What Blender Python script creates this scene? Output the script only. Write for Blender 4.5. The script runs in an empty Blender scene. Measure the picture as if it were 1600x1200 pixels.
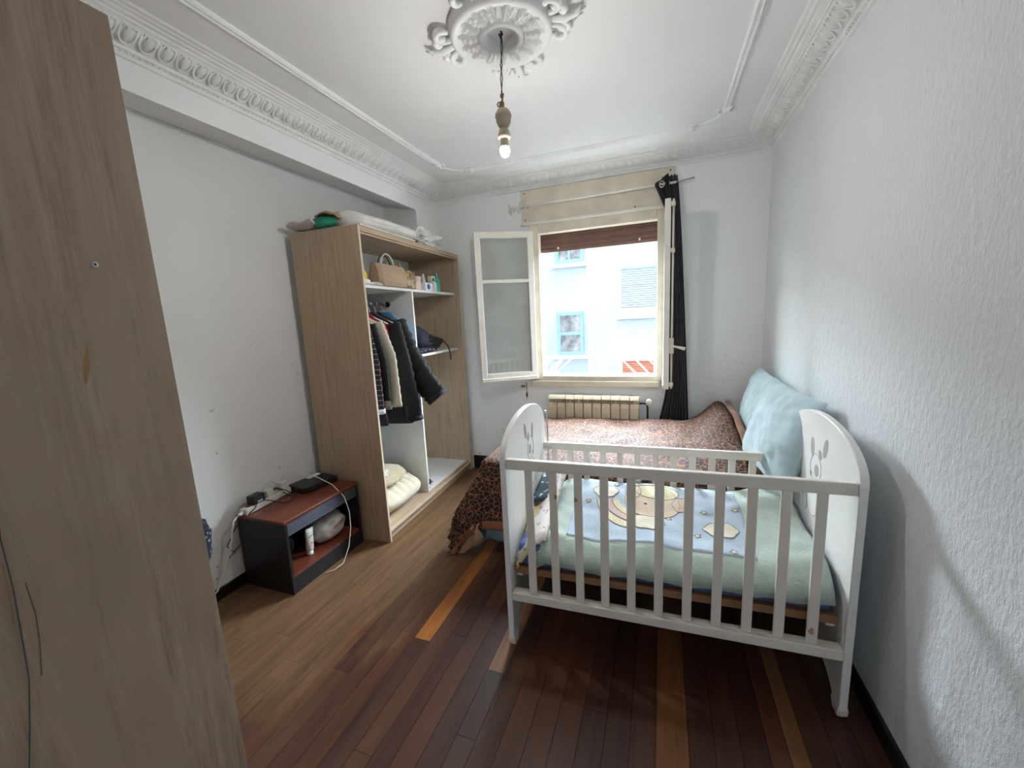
import bpy, bmesh, math, random
from mathutils import Vector, Matrix, noise
random.seed(7)
sc = bpy.context.scene
COL = sc.collection
PI = math.pi

# ------------------------------------------------------------------ camera
F_PX = 627.0
rx, ry, rz = math.radians(-9.28), math.radians(2.83), math.radians(20.5)
CR = Matrix.Rotation(rz, 3, 'Z') @ Matrix.Rotation(rx, 3, 'X') @ Matrix.Rotation(ry, 3, 'Y')
cam_d = bpy.data.cameras.new('camera')
cam_d.sensor_width = 36.0
cam_d.lens = 36.0 * F_PX / 1600.0
cam_d.clip_start = 0.02
cam = bpy.data.objects.new('camera', cam_d)
COL.objects.link(cam)
cx, cy, cz = CR.col[0], CR.col[2], -CR.col[1]
cam.matrix_world = Matrix(((cx[0], cy[0], cz[0], 0), (cx[1], cy[1], cz[1], 0), (cx[2], cy[2], cz[2], 1.5), (0, 0, 0, 1)))
sc.camera = cam

# ------------------------------------------------------------------ world, exposure
w = bpy.data.worlds.new('overcast_sky'); sc.world = w; w.use_nodes = True
bg = w.node_tree.nodes['Background']
bg.inputs[0].default_value = (0.78, 0.90, 1.0, 1)
SKY = 32.0
bg.inputs[1].default_value = SKY
sc.view_settings.view_transform = 'Standard'
sc.view_settings.look = 'None'
sc.view_settings.gamma = 1.0
sc.view_settings.use_curve_mapping = False
sc.view_settings.exposure = 1.15
BULB = 480.0
FILL_WIN = (-0.20, 0.10, 1.42, 1.85, 0)  # opening in the added hall, sized for fill light
FTOP, OTOP = 3.6, 24.0  # facade top lowered for more sky; unseen outer wall raised to shade it
# portal in the window opening: only guides sampling of the sky
pd = bpy.data.lights.new('window_portal', 'AREA'); pd.shape = 'RECTANGLE'; pd.size = 1.1; pd.size_y = 1.35
pd.cycles.is_portal = True
po = bpy.data.objects.new('window_portal', pd); COL.objects.link(po)
po.location = (-0.51, 3.80, 1.6); po.rotation_euler = (math.radians(-90), 0, 0)
pd2 = pd.copy(); pd2.size = FILL_WIN[1]-FILL_WIN[0]; pd2.size_y = FILL_WIN[3]-FILL_WIN[2]
po2 = bpy.data.objects.new('fill_window_portal', pd2); COL.objects.link(po2)  # guides sampling through the added hall opening
po2.location = ((FILL_WIN[0]+FILL_WIN[1])/2, -3.52, (FILL_WIN[2]+FILL_WIN[3])/2); po2.rotation_euler = (math.radians(90), 0, 0)

# ------------------------------------------------------------------ room numbers
XR, XL, XB = 0.737, -2.345, -2.009      # right wall, left wall, beam face
YB, YF, ZC = 3.555, -0.95, 2.70
WX0, WX1, WZ0, WZ1 = -1.045, 0.0, 0.93, 2.25   # window opening

# ------------------------------------------------------------------ materials
def S(r, g, b):
    f = lambda c: (c/255/12.92) if c/255 <= 0.04045 else ((c/255+0.055)/1.055)**2.4
    return (f(r), f(g), f(b), 1)
class NT:
    def __init__(s, name):
        s.m = bpy.data.materials.new(name); s.m.use_nodes = True
        s.t = s.m.node_tree; s.n = s.t.nodes; s.l = s.t.links
        s.b = s.n['Principled BSDF']; s.out = s.n['Material Output']
    def node(s, ty, **kw):
        n = s.n.new(ty)
        for k, v in kw.items():
            if k in ('operation', 'blend_type', 'data_type', 'feature', 'noise_dimensions', 'distance', 'bands_direction', 'wave_type'): setattr(n, k, v)
            else: n.inputs[k.replace('_', ' ')].default_value = v
        return n
    def link(s, a, b): s.l.new(a, b)
    def coord(s, scale=(1, 1, 1), kind='Object', rot=(0, 0, 0)):
        c = s.n.new('ShaderNodeTexCoord'); m = s.n.new('ShaderNodeMapping')
        m.inputs['Scale'].default_value = scale; m.inputs['Rotation'].default_value = rot
        s.link(c.outputs[kind], m.inputs['Vector']); return m.outputs[0]
    def pos(s, scale=(1, 1, 1)):
        c = s.n.new('ShaderNodeNewGeometry'); m = s.n.new('ShaderNodeMapping')
        m.inputs['Scale'].default_value = scale
        s.link(c.outputs['Position'], m.inputs['Vector']); return m.outputs[0]
    def ramp(s, fac, stops):
        r = s.n.new('ShaderNodeValToRGB'); e = r.color_ramp.elements
        while len(e) < len(stops): e.new(0.5)
        for i, (p, c) in enumerate(stops): e[i].position = p; e[i].color = c
        s.link(fac, r.inputs[0]); return r.outputs[0]
    def mix(s, fac, a, b, blend='MIX'):
        m = s.n.new('ShaderNodeMix'); m.data_type = 'RGBA'; m.blend_type = blend
        for sock, v in ((m.inputs[0], fac), (m.inputs[6], a), (m.inputs[7], b)):
            if hasattr(v, 'is_linked'): s.link(v, sock)
            else: sock.default_value = v
        return m.outputs[2]
    def bump(s, h, strength=0.3, dist=0.005):
        b = s.n.new('ShaderNodeBump'); b.inputs['Strength'].default_value = strength; b.inputs['Distance'].default_value = dist
        s.link(h, b.inputs['Height']); s.link(b.outputs[0], s.b.inputs['Normal'])
    def noise(s, vec, scale=5, detail=3, rough=0.5):
        n = s.n.new('ShaderNodeTexNoise'); n.inputs['Scale'].default_value = scale
        n.inputs['Detail'].default_value = detail; n.inputs['Roughness'].default_value = rough
        s.link(vec, n.inputs['Vector']); return n.outputs['Fac']
    def setc(s, c):
        if hasattr(c, 'is_linked'): s.link(c, s.b.inputs['Base Color'])
        else: s.b.inputs['Base Color'].default_value = c
M = {}
def plain(name, c, rough=0.5, metal=0.0, var=0.06, scale=8, bump=0.0, bscale=60, sheen=0.0, spec=0.5):
    t = NT(name); v = t.coord()
    n = t.noise(v, scale, 3)
    dark = tuple(max(0, x*(1-var*2)) for x in c[:3])+(1,); lite = tuple(min(1, x*(1+var)) for x in c[:3])+(1,)
    t.setc(t.ramp(n, [(0.3, dark), (0.7, lite)]))
    t.b.inputs['Roughness'].default_value = rough; t.b.inputs['Metallic'].default_value = metal
    t.b.inputs['Specular IOR Level'].default_value = spec
    if sheen: t.b.inputs['Sheen Weight'].default_value = sheen
    if bump: t.bump(t.noise(v, bscale, 4), bump, 0.004)
    M[name] = t.m; return t
def wallmat(name, c, kind):
    t = NT(name); p = t.pos()
    base = t.noise(p, 1.3, 4, 0.6)
    col = t.ramp(base, [(0.25, tuple(x*0.93 for x in c[:3])+(1,)), (0.7, c)])
    if kind == 'dirty':
        sp = t.noise(p, 22, 3, 0.6); spot = t.ramp(sp, [(0.70, (0, 0, 0, 1)), (0.74, (1, 1, 1, 1))])
        sx = t.n.new('ShaderNodeSeparateXYZ'); t.link(p, sx.inputs[0])
        low = t.n.new('ShaderNodeMapRange'); t.link(sx.outputs[2], low.inputs[0])
        low.inputs[1].default_value = 1.9; low.inputs[2].default_value = 0.5; low.inputs[3].default_value = 0; low.inputs[4].default_value = 0.75
        mm = t.n.new('ShaderNodeMath'); mm.operation = 'MULTIPLY'; t.link(spot, mm.inputs[0]); t.link(low.outputs[0], mm.inputs[1])
        col = t.mix(mm.outputs[0], col, S(120, 108, 98))
    t.setc(col); t.b.inputs['Roughness'].default_value = 0.75; t.b.inputs['Specular IOR Level'].default_value = 0.25
    if kind == 'rough':
        v = t.pos((1, 1, 0.5)); t.bump(t.noise(v, 48, 5, 0.7), 1.0, 0.011)
    elif kind == 'dirty': t.bump(t.noise(p, 14, 4), 0.15, 0.004)
    else: t.bump(t.noise(p, 10, 3), 0.05, 0.003)
    M[name] = t.m
wallmat('wall_right', S(240, 243, 245), 'rough')
wallmat('wall_paint', S(240, 241, 241), 'dirty')
wallmat('ceiling_paint', S(242, 242, 243), 'plain')
plain('plaster', S(242, 243, 243), 0.7, var=0.03)
plain('black_trim', S(22, 20, 20), 0.35, var=0.1)
plain('white_paint', S(222, 218, 208), 0.4, var=0.04)
plain('cream_paint', S(214, 205, 186), 0.45, var=0.06)
plain('crib_white', S(228, 220, 208), 0.38, var=0.03)
plain('crib_panel', S(232, 231, 227), 0.35, var=0.02)
plain('sticker_grey', S(168, 165, 160), 0.5, var=0.03)
plain('board_white', S(232, 232, 230), 0.4, var=0.02)
plain('metal', S(190, 190, 190), 0.25, 1.0, var=0.04)
plain('dark_metal', S(60, 58, 56), 0.4, 0.8)
plain('black_plastic', S(24, 24, 27), 0.4)
plain('white_plastic', S(226, 222, 212), 0.35, var=0.03)
plain('red_plastic', S(150, 40, 35), 0.4)
plain('yellow_plastic', S(214, 180, 50), 0.5)
plain('teal_plastic', S(60, 190, 170), 0.3)
plain('green_bag', S(30, 150, 115), 0.35, bump=0.3, bscale=30)
plain('radiator', S(205, 193, 168), 0.4, var=0.06)
plain('curtain', S(12, 12, 15), 0.9, var=0.15, bump=0.3, bscale=300, sheen=0.2)
plain('shutter_brown', S(110, 78, 66), 0.5, var=0.1)
plain('bag_beige', S(176, 152, 124), 0.5, bump=0.2, bscale=80)
plain('bag_gold', S(190, 170, 130), 0.35, 0.3, var=0.3, scale=30, bump=0.6, bscale=40)
plain('brown_leather', S(110, 62, 40), 0.5, bump=0.2)
plain('dark_cloth', S(26, 26, 31), 0.9, var=0.2, bump=0.3, bscale=60, sheen=0.2)
plain('black_cloth', S(17, 17, 20), 0.75, var=0.2, bump=0.9, bscale=26, sheen=0.05)
plain('navy_cloth', S(28, 30, 48), 0.8, var=0.2, bump=0.4, bscale=40)
plain('cream_cloth', S(205, 196, 176), 0.95, var=0.05, bump=0.3, bscale=60, sheen=0.3)
plain('red_cloth', S(165, 40, 48), 0.9, var=0.1)
plain('blue_cloth', S(55, 140, 185), 0.8, var=0.1, bump=0.2)
plain('white_cloth', S(225, 222, 216), 0.9, var=0.05, bump=0.3, bscale=40)
plain('paper', S(205, 200, 190), 0.8, var=0.08)
plain('pillow_blue', S(168, 188, 192), 0.9, var=0.05, bump=0.5, bscale=25, sheen=0.3)
plain('sheet_blue', S(122, 148, 158), 0.9, var=0.06, bump=0.2, bscale=30)
plain('mint', S(168, 182, 170), 0.95, var=0.06, scale=14, bump=0.6, bscale=130, sheen=0.5)
plain('sky_blue', S(166, 180, 194), 0.95, var=0.06, scale=14, bump=0.6, bscale=130, sheen=0.5)
plain('print_bear', S(206, 182, 156), 0.95, bump=0.5, bscale=130, sheen=0.4)
plain('print_yellow', S(214, 202, 160), 0.95, bump=0.5, bscale=130, sheen=0.4)
plain('print_cream', S(212, 202, 180), 0.95, bump=0.5, bscale=130, sheen=0.4)
plain('print_pink', S(206, 170, 162), 0.95, bump=0.5, bscale=130, sheen=0.4)
plain('print_line', S(140, 134, 134), 0.95)
plain('mattress_blue', S(86, 104, 150), 0.9, var=0.25, scale=30)
plain('board_brown', S(150, 106, 74), 0.6, var=0.12, scale=20)
plain('fleece_beige', S(176, 160, 128), 1.0, var=0.1, scale=60, bump=0.8, bscale=200, sheen=0.4)
plain('tufted_cream', S(206, 196, 172), 1.0, var=0.05, bump=0.3, bscale=40, sheen=0.3)
plain('underside_brown', S(140, 84, 52), 0.9, var=0.12, bump=0.3, bscale=40, sheen=0.3)
plain('tan_lining', S(178, 148, 116), 0.9, var=0.1, bump=0.3, bscale=60)
plain('pink_soft', S(225, 198, 192), 0.5, var=0.03)
plain('label_blue', S(30, 80, 150), 0.4)
plain('label_navy', S(40, 44, 90), 0.4)
plain('label_green', S(110, 165, 60), 0.5)
plain('label_red', S(170, 50, 42), 0.5)
plain('label_grey', S(190, 190, 188), 0.5)
plain('facade_white', S(146, 150, 152), 0.85, var=0.03, scale=1.5)
plain('facade_trim', S(160, 160, 157), 0.8, var=0.03)
plain('blue_frame', S(106, 130, 140), 0.6)
plain('blind_blue', S(134, 144, 150), 0.6, var=0.03)
plain('orange_blind', S(156, 84, 58), 0.6, var=0.08)
plain('pane_far', S(112, 108, 106), 0.3, var=0.35, scale=6)
plain('rail_white', S(146, 146, 144), 0.5)
plain('ground', S(80, 78, 76), 0.9)
plain('lampholder', S(186, 172, 146), 0.5, var=0.06)
plain('wire_brown', S(92, 66, 50), 0.6)
plain('tape_brown', S(150, 108, 70), 0.6, var=0.2, scale=60)
plain('ridge_black', S(105, 107, 120), 0.25)
plain('pink_card', S(200, 150, 165), 0.6)
plain('outer_dark', S(60, 66, 72), 0.9)  # dark, so the unseen outer wall bounces little onto the facade
plain('lid_white', S(235, 235, 235), 0.4)
plain('stain_green', S(60, 72, 66), 0.7)
plain('stain_yellow', S(150, 118, 74), 0.7)

def wood(name, c0, c1, c2, axis='Z', sc_=1.0, rough=0.5, bump=0.15):
    t = NT(name)
    st = {'Z': (26, 26, 1.6), 'Y': (26, 1.6, 26), 'X': (1.6, 26, 26)}[axis]
    v = t.coord(tuple(x*sc_ for x in st))
    a = t.noise(v, 1.0, 6, 0.65)
    v2 = t.coord(tuple(x*0.22*sc_ for x in st)); b = t.noise(v2, 1.0, 3, 0.5)
    col = t.ramp(a, [(0.3, c0), (0.5, c1), (0.72, c2)])
    col = t.mix(t.ramp(b, [(0.35, (0, 0, 0, 1)), (0.65, (1, 1, 1, 1))]), col, c1)
    big = t.noise(t.coord((0.9*sc_, 0.9*sc_, 0.5*sc_)), 3, 3)
    col = t.mix(t.ramp(big, [(0.45, (0, 0, 0, 1)), (0.8, (0.35, 0.35, 0.35, 1))]), col, c0)
    t.setc(col); t.b.inputs['Roughness'].default_value = rough
    t.bump(a, bump, 0.002); M[name] = t.m
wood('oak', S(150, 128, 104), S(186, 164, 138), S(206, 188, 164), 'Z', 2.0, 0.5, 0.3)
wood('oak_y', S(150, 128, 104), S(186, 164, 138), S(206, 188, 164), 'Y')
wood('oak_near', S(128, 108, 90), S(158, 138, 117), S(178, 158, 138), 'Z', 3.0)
wood('redwood', S(84, 40, 26), S(112, 56, 36), S(132, 70, 46), 'Y', 0.8, 0.38, 0.05)
wood('black_wood', S(20, 18, 18), S(26, 24, 24), S(34, 31, 30), 'Z', 1.0, 0.4, 0.1)
wood('oak_edge', S(196, 176, 150), S(208, 190, 164), S(216, 200, 178), 'Z')

def floor_mat():
    t = NT('floor_wood')
    oi = t.n.new('ShaderNodeObjectInfo')
    p = t.pos((30, 2.2, 30))
    off = t.n.new('ShaderNodeVectorMath'); off.operation = 'ADD'; t.link(p, off.inputs[0])
    rs = t.n.new('ShaderNodeVectorMath'); rs.operation = 'SCALE'; rs.inputs[0].default_value = (17, 31, 5)
    t.link(oi.outputs['Random'], rs.inputs['Scale']); t.link(rs.outputs[0], off.inputs[1])
    g = t.noise(off.outputs[0], 1.0, 7, 0.65)
    gr = t.ramp(g, [(0.28, (0.5, 0.5, 0.5, 1)), (0.5, (0.95, 0.95, 0.95, 1)), (0.75, (1.35, 1.3, 1.25, 1))])
    col = t.mix(1.0, oi.outputs['Color'], gr, 'MULTIPLY')
    # worn bare patch along the left side of the room
    pp = t.pos(); sx = t.n.new('ShaderNodeSeparateXYZ'); t.link(pp, sx.inputs[0])
    def math_(op, a, b):
        m = t.n.new('ShaderNodeMath'); m.operation = op
        for i, v in enumerate((a, b)):
            if hasattr(v, 'is_linked'): t.link(v, m.inputs[i])
            else: m.inputs[i].default_value = v
        return m.outputs[0]
    bx = math_('ADD', math_('MULTIPLY', math_('MINIMUM', sx.outputs[1], 2.1), 0.40), -1.84)
    d = math_('SUBTRACT', bx, sx.outputs[0])
    nz = math_('MULTIPLY', math_('SUBTRACT', t.noise(t.pos((3.5, 1.6, 1)), 1.0, 6, 0.75), 0.5), 1.1)
    nz2 = math_('MULTIPLY', math_('SUBTRACT', t.noise(t.pos((40, 4, 1)), 1.0, 4, 0.6), 0.5), 0.35)
    dd = math_('ADD', math_('ADD', d, nz), nz2)
    mr = t.n.new('ShaderNodeMapRange'); t.link(dd, mr.inputs[0]); mr.inputs[1].default_value = -0.12; mr.inputs[2].default_value = 0.24
    worn = t.mix(1.0, S(124, 93, 61), gr, 'MULTIPLY')
    worn = t.mix(0.25, worn, col)
    col = t.mix(mr.outputs[0], col, worn)
    t.setc(col)
    rr = t.n.new('ShaderNodeMapRange'); t.link(mr.outputs[0], rr.inputs[0]); rr.inputs[3].default_value = 0.36; rr.inputs[4].default_value = 0.55
    t.link(rr.outputs[0], t.b.inputs['Roughness'])
    t.bump(g, 0.12, 0.002); M['floor_wood'] = t.m
floor_mat()

def leopard():
    t = NT('leopard'); v = t.coord()
    n = t.n.new('ShaderNodeTexNoise'); n.inputs['Scale'].default_value = 28; t.link(v, n.inputs['Vector'])
    vm = t.n.new('ShaderNodeVectorMath'); vm.operation = 'MULTIPLY_ADD'; vm.inputs[1].default_value = (0.03, 0.03, 0.03)
    t.link(n.outputs['Color'], vm.inputs[0]); t.link(v, vm.inputs[2])
    def vor(scale, feat):
        vo = t.n.new('ShaderNodeTexVoronoi'); vo.feature = feat; vo.inputs['Scale'].default_value = scale
        vo.inputs['Randomness'].default_value = 0.8; t.link(vm.outputs[0], vo.inputs['Vector']); return vo.outputs['Distance']
    e = vor(33, 'DISTANCE_TO_EDGE'); c = vor(33, 'F1')
    spot = t.ramp(e, [(0.045, (0, 0, 0, 1)), (0.085, (1, 1, 1, 1))])
    core = t.ramp(c, [(0.16, (1, 1, 1, 1)), (0.26, (0, 0, 0, 1))])
    col = t.mix(spot, S(140, 95, 65), S(34, 18, 15))
    col = t.mix(core, col, S(74, 36, 25))
    t.setc(col); t.b.inputs['Roughness'].default_value = 0.8
    t.b.inputs['Sheen Weight'].default_value = 0.07; t.b.inputs['Sheen Roughness'].default_value = 0.4
    t.b.inputs['Sheen Tint'].default_value = S(250, 190, 150)
    t.bump(t.noise(v, 160, 3), 0.3, 0.003); M['leopard'] = t.m
leopard()
def printed(name, base, c1, c2, scale=26, thr=0.22):
    t = NT(name); v = t.coord()
    vo = t.n.new('ShaderNodeTexVoronoi'); vo.inputs['Scale'].default_value = scale; t.link(v, vo.inputs['Vector'])
    spot = t.ramp(vo.outputs['Distance'], [(thr, (1, 1, 1, 1)), (thr+0.05, (0, 0, 0, 1))])
    pick = t.n.new('ShaderNodeSeparateColor'); t.link(vo.outputs['Color'], pick.inputs[0])
    two = t.mix(t.ramp(pick.outputs[0], [(0.45, (0, 0, 0, 1)), (0.55, (1, 1, 1, 1))]), c1, c2)
    t.setc(t.mix(spot, base, two)); t.b.inputs['Roughness'].default_value = 0.9
    t.bump(t.noise(v, 40, 3), 0.2, 0.004); M[name] = t.m
printed('giraffe_print', S(226, 206, 160), S(70, 40, 24), S(110, 62, 32), 38, 0.28)
printed('floral_quilt', S(222, 214, 210), S(190, 150, 160), S(170, 180, 160), 30, 0.25)
printed('floral_dark', S(34, 36, 48), S(150, 150, 165), S(96, 70, 90), 40, 0.26)
printed('zebra_print', S(60, 78, 88), S(200, 200, 196), S(150, 160, 165), 34, 0.3)
def plaid():
    t = NT('plaid')
    def wv(sc_, d, lo):
        x = t.n.new('ShaderNodeTexWave'); x.bands_direction = d; x.inputs['Scale'].default_value = sc_
        t.link(t.coord(), x.inputs['Vector']); return t.ramp(x.outputs['Fac'], [(lo, (0, 0, 0, 1)), (lo+0.06, (1, 1, 1, 1))])
    col = t.mix(wv(6, 'X', 0.80), S(34, 32, 38), S(170, 60, 70))
    col = t.mix(wv(9, 'Z', 0.95), col, S(150, 140, 145)); t.setc(col)
    t.b.inputs['Roughness'].default_value = 0.9; M['plaid'] = t.m
plaid()
def glassy(name, tint, diff, gloss, rough=0.05):
    t = NT(name); t.n.remove(t.b)
    tr = t.n.new('ShaderNodeBsdfTransparent'); tr.inputs[0].default_value = tint
    df = t.n.new('ShaderNodeBsdfDiffuse'); df.inputs[0].default_value = (0.75, 0.76, 0.74, 1)
    gl = t.n.new('ShaderNodeBsdfGlossy'); gl.inputs['Roughness'].default_value = rough
    gn = t.noise(t.coord(), 9, 4); fac = t.ramp(gn, [(0.3, (diff*0.7,)*3+(1,)), (0.8, (min(1, diff*1.5),)*3+(1,))])
    m1 = t.n.new('ShaderNodeMixShader'); t.link(fac, m1.inputs[0]); t.link(tr.outputs[0], m1.inputs[1]); t.link(df.outputs[0], m1.inputs[2])
    m2 = t.n.new('ShaderNodeMixShader'); m2.inputs[0].default_value = gloss; t.link(m1.outputs[0], m2.inputs[1]); t.link(gl.outputs[0], m2.inputs[2])
    t.link(m2.outputs[0], t.out.inputs[0]); M[name] = t.m
glassy('window_glass', (0.86, 0.88, 0.86, 1), 0.16, 0.08)
glassy('poly_bag', (0.9, 0.92, 0.94, 1), 1.1, 0.10, 0.25)
glassy('clear_bag', (0.92, 0.94, 0.95, 1), 0.45, 0.12, 0.2)
tb = NT('bulb_glow'); tb.b.inputs['Emission Color'].default_value = (1, 0.97, 0.92, 1); tb.b.inputs['Emission Strength'].default_value = BULB
M['bulb_glow'] = tb.m

# ------------------------------------------------------------------ mesh helpers
class MB:
    def __init__(s): s.v = []; s.f = []
    def box(s, x0, x1, y0, y1, z0, z1, R=None, c=(0, 0, 0)):
        k = len(s.v)
        for x, y, z in ((x0, y0, z0), (x1, y0, z0), (x1, y1, z0), (x0, y1, z0), (x0, y0, z1), (x1, y0, z1), (x1, y1, z1), (x0, y1, z1)):
            p = Vector((x, y, z))
            if R: p = R @ p + Vector(c)
            s.v.append(tuple(p))
        s.f += [tuple(k+i for i in q) for q in ((3, 2, 1, 0), (4, 5, 6, 7), (0, 1, 5, 4), (1, 2, 6, 5), (2, 3, 7, 6), (3, 0, 4, 7))]
        return s
    def poly(s, pts, ext):
        """prism: closed 3-D polygon pts swept by vector ext"""
        k = len(s.v); n = len(pts); e = Vector(ext)
        s.v += [tuple(p) for p in pts] + [tuple(Vector(p)+e) for p in pts]
        s.f += [tuple(range(k+n-1, k-1, -1)), tuple(range(k+n, k+2*n))]
        s.f += [(k+i, k+(i+1) % n, k+n+(i+1) % n, k+n+i) for i in range(n)]
        return s
    def rings(s, rings, cap=True, closed=True):
        k = len(s.v); n = len(rings[0])
        for r in rings: s.v += [tuple(p) for p in r]
        for j in range(len(rings)-1):
            for i in range(n if closed else n-1):
                a = k+j*n+i; b = k+j*n+(i+1) % n
                s.f.append((a, b, b+n, a+n))
        if cap and closed:
            s.f.append(tuple(range(k+n-1, k-1, -1))); q = k+(len(rings)-1)*n; s.f.append(tuple(range(q, q+n)))
        return s
    def tube(s, pts, r, n=8, rs=None, flat=None, up=None):
        pts = [Vector(p) for p in pts]; rings = []
        prev = None
        for i, p in enumerate(pts):
            d = (pts[min(i+1, len(pts)-1)]-pts[max(i-1, 0)]).normalized()
            if prev is None:
                u = Vector(up) if up else (Vector((0, 0, 1)) if abs(d.z) < 0.9 else Vector((1, 0, 0)))
            else: u = prev
            a = d.cross(u)
            if a.length < 1e-4: a = d.cross(Vector((0.3, 1, 0.2)))
            a.normalize(); b = a.cross(d).normalized(); prev = b
            R = rs[i] if rs else r
            fb = flat if flat else 1.0
            rings.append([p + a*math.cos(t)*R + b*math.sin(t)*R*fb for t in [2*PI*j/n for j in range(n)]])
        return s.rings(rings)
    def lathe(s, prof, c=(0, 0, 0), n=20, axis='Z'):
        rings = []
        for r, h in prof:
            ring = []
            for j in range(n):
                t = 2*PI*j/n; x, y = math.cos(t)*r, math.sin(t)*r
                p = {'Z': (x, y, h), 'Y': (x, h, -y), 'X': (h, x, y)}[axis]
                ring.append((c[0]+p[0], c[1]+p[1], c[2]+p[2]))
            rings.append(ring)
        return s.rings(rings)
    def grid(s, nu, nv, fn):
        k = len(s.v)
        for i in range(nu+1):
            for j in range(nv+1): s.v.append(tuple(fn(i/nu, j/nv)))
        for i in range(nu):
            for j in range(nv):
                a = k+i*(nv+1)+j; s.f.append((a, a+nv+1, a+nv+2, a+1))
        return s
    def blob(s, c, size, sub=3, amp=0.12, fr=2.0, seed=0, floor=None, R=None):
        bm = bmesh.new(); bmesh.ops.create_icosphere(bm, subdivisions=sub, radius=1)
        k = len(s.v); sd = Vector((seed*7.3, seed*3.1, seed*1.7))
        for v in bm.verts:
            n = noise.noise(v.co*fr+sd)*amp + noise.noise(v.co*fr*2.7+sd)*amp*0.5
            p = v.co*(1+n); p = Vector((p.x*size[0], p.y*size[1], p.z*size[2]))
            if R: p = R @ p
            p += Vector(c)
            if floor is not None: p.z = max(p.z, floor)
            s.v.append(tuple(p))
        s.f += [tuple(k+v.index for v in f.verts) for f in bm.faces]; bm.free(); return s
    def mesh(s, name):
        me = bpy.data.meshes.new(name); me.from_pydata(s.v, [], s.f); me.update(); return me
TM = {}
def fixn(me):
    bm = bmesh.new(); bm.from_mesh(me); bmesh.ops.recalc_face_normals(bm, faces=bm.faces); bm.to_mesh(me); bm.free()
def build(name, mb, mat, parent=None, world=True, bevel=0.0, seg=1, smooth=False, solid=0.0, sub=0, label=None, cat=None, group=None, kind=None, origin=None, auto=None):
    if origin is not None:
        o_ = Vector(origin); mb.v = [tuple(Vector(p)-o_) for p in mb.v]
    me = mb.mesh(name) if isinstance(mb, MB) else mb
    fixn(me)
    me.materials.append(M[mat])
    ob = bpy.data.objects.new(name, me); COL.objects.link(ob)
    if origin is not None: ob.location = origin
    TM[ob] = Matrix.Translation(origin) if origin is not None else Matrix()
    if parent:
        ob.parent = parent
        if world: ob.matrix_parent_inverse = TM[parent].inverted()
        TM[ob] = TM[parent] if not world else Matrix()
    if smooth:
        for p in me.polygons: p.use_smooth = True
    if solid:
        m = ob.modifiers.new('thick', 'SOLIDIFY'); m.thickness = solid; m.offset = 0
    if bevel:
        m = ob.modifiers.new('bevel', 'BEVEL'); m.width = bevel; m.segments = seg; m.limit_method = 'ANGLE'; m.angle_limit = math.radians(40)
    if sub:
        m = ob.modifiers.new('sub', 'SUBSURF'); m.levels = sub; m.render_levels = sub
    tag(ob, label, cat, group, kind); return ob
def tag(o, label=None, cat=None, group=None, kind=None):
    if label: o['label'] = label
    if cat: o['category'] = cat
    if group: o['group'] = group
    if kind: o['kind'] = kind
    return o
def thing(name, label, cat, loc=(0, 0, 0), rotz=0.0, group=None, kind=None):
    o = bpy.data.objects.new(name, None); COL.objects.link(o)
    o.location = loc; o.rotation_euler = (0, 0, rotz); o.empty_display_size = 0.1
    TM[o] = Matrix.Translation(loc) @ Matrix.Rotation(rotz, 4, 'Z')
    return tag(o, label, cat, group, kind)
def part_copy(src, parent, M4, color=None):
    o = src.copy(); COL.objects.link(o); o.parent = parent
    o.matrix_parent_inverse = Matrix(); o.matrix_basis = M4
    return o
def B(x0, x1, y0, y1, z0, z1): return MB().box(x0, x1, y0, y1, z0, z1)
def lettering(text, size, mat, parent, M4, name='lettering'):
    cu = bpy.data.curves.new('txt', 'FONT'); cu.body = text; cu.size = size; cu.extrude = 0.0004; cu.align_x = 'CENTER'; cu.align_y = 'CENTER'
    cu.resolution_u = 3
    t = bpy.data.objects.new('txt', cu); COL.objects.link(t)
    me = bpy.data.meshes.new_from_object(t); bpy.data.objects.remove(t)
    me.materials.clear(); me.materials.append(M[mat])
    o = bpy.data.objects.new(name, me); COL.objects.link(o)
    o.parent = parent; o.matrix_parent_inverse = TM[parent].inverted(); o.matrix_basis = M4
    TM[o] = M4
    return o
def basis(o, ex, ey, ez):
    ex, ey, ez = (Vector(a).normalized() for a in (ex, ey, ez))
    return Matrix(((ex.x, ey.x, ez.x, o[0]), (ex.y, ey.y, ez.y, o[1]), (ex.z, ey.z, ez.z, o[2]), (0, 0, 0, 1)))
#@@STRUCTURE
# ================================================================== STRUCTURE
T = 0.25
# floor: dark sub-floor with each plank as its own board
fl = build('floor', B(XL-T, XR+T, YF-T, YB+T, -0.12, -0.022), 'black_trim', kind='structure')
xs = [-2.345, -2.25, -2.16, -2.07, -1.98, -1.89, -1.80, -1.71, -1.62, -1.527, -1.44, -1.355, -1.27, -1.185, -1.103, -1.018, -0.94, -0.862, -0.775, -0.690, -0.612,
      -0.525, -0.437, -0.35, -0.262, -0.175, -0.087, 0.0, 0.107, 0.192, 0.277, 0.362, 0.425, 0.482, 0.567, 0.652, 0.737]
dark = [S(78, 46, 34), S(70, 42, 32), S(86, 52, 36), S(68, 42, 31), S(92, 56, 38), S(84, 54, 38)]
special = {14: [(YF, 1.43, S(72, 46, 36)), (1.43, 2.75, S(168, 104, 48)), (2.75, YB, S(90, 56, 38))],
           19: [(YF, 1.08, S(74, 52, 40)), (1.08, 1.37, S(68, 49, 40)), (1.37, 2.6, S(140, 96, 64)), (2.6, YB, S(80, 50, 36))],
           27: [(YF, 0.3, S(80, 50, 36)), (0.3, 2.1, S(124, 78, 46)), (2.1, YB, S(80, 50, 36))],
           32: [(YF, 1.9, S(128, 88, 58)), (1.9, YB, S(76, 48, 36))]}
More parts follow.
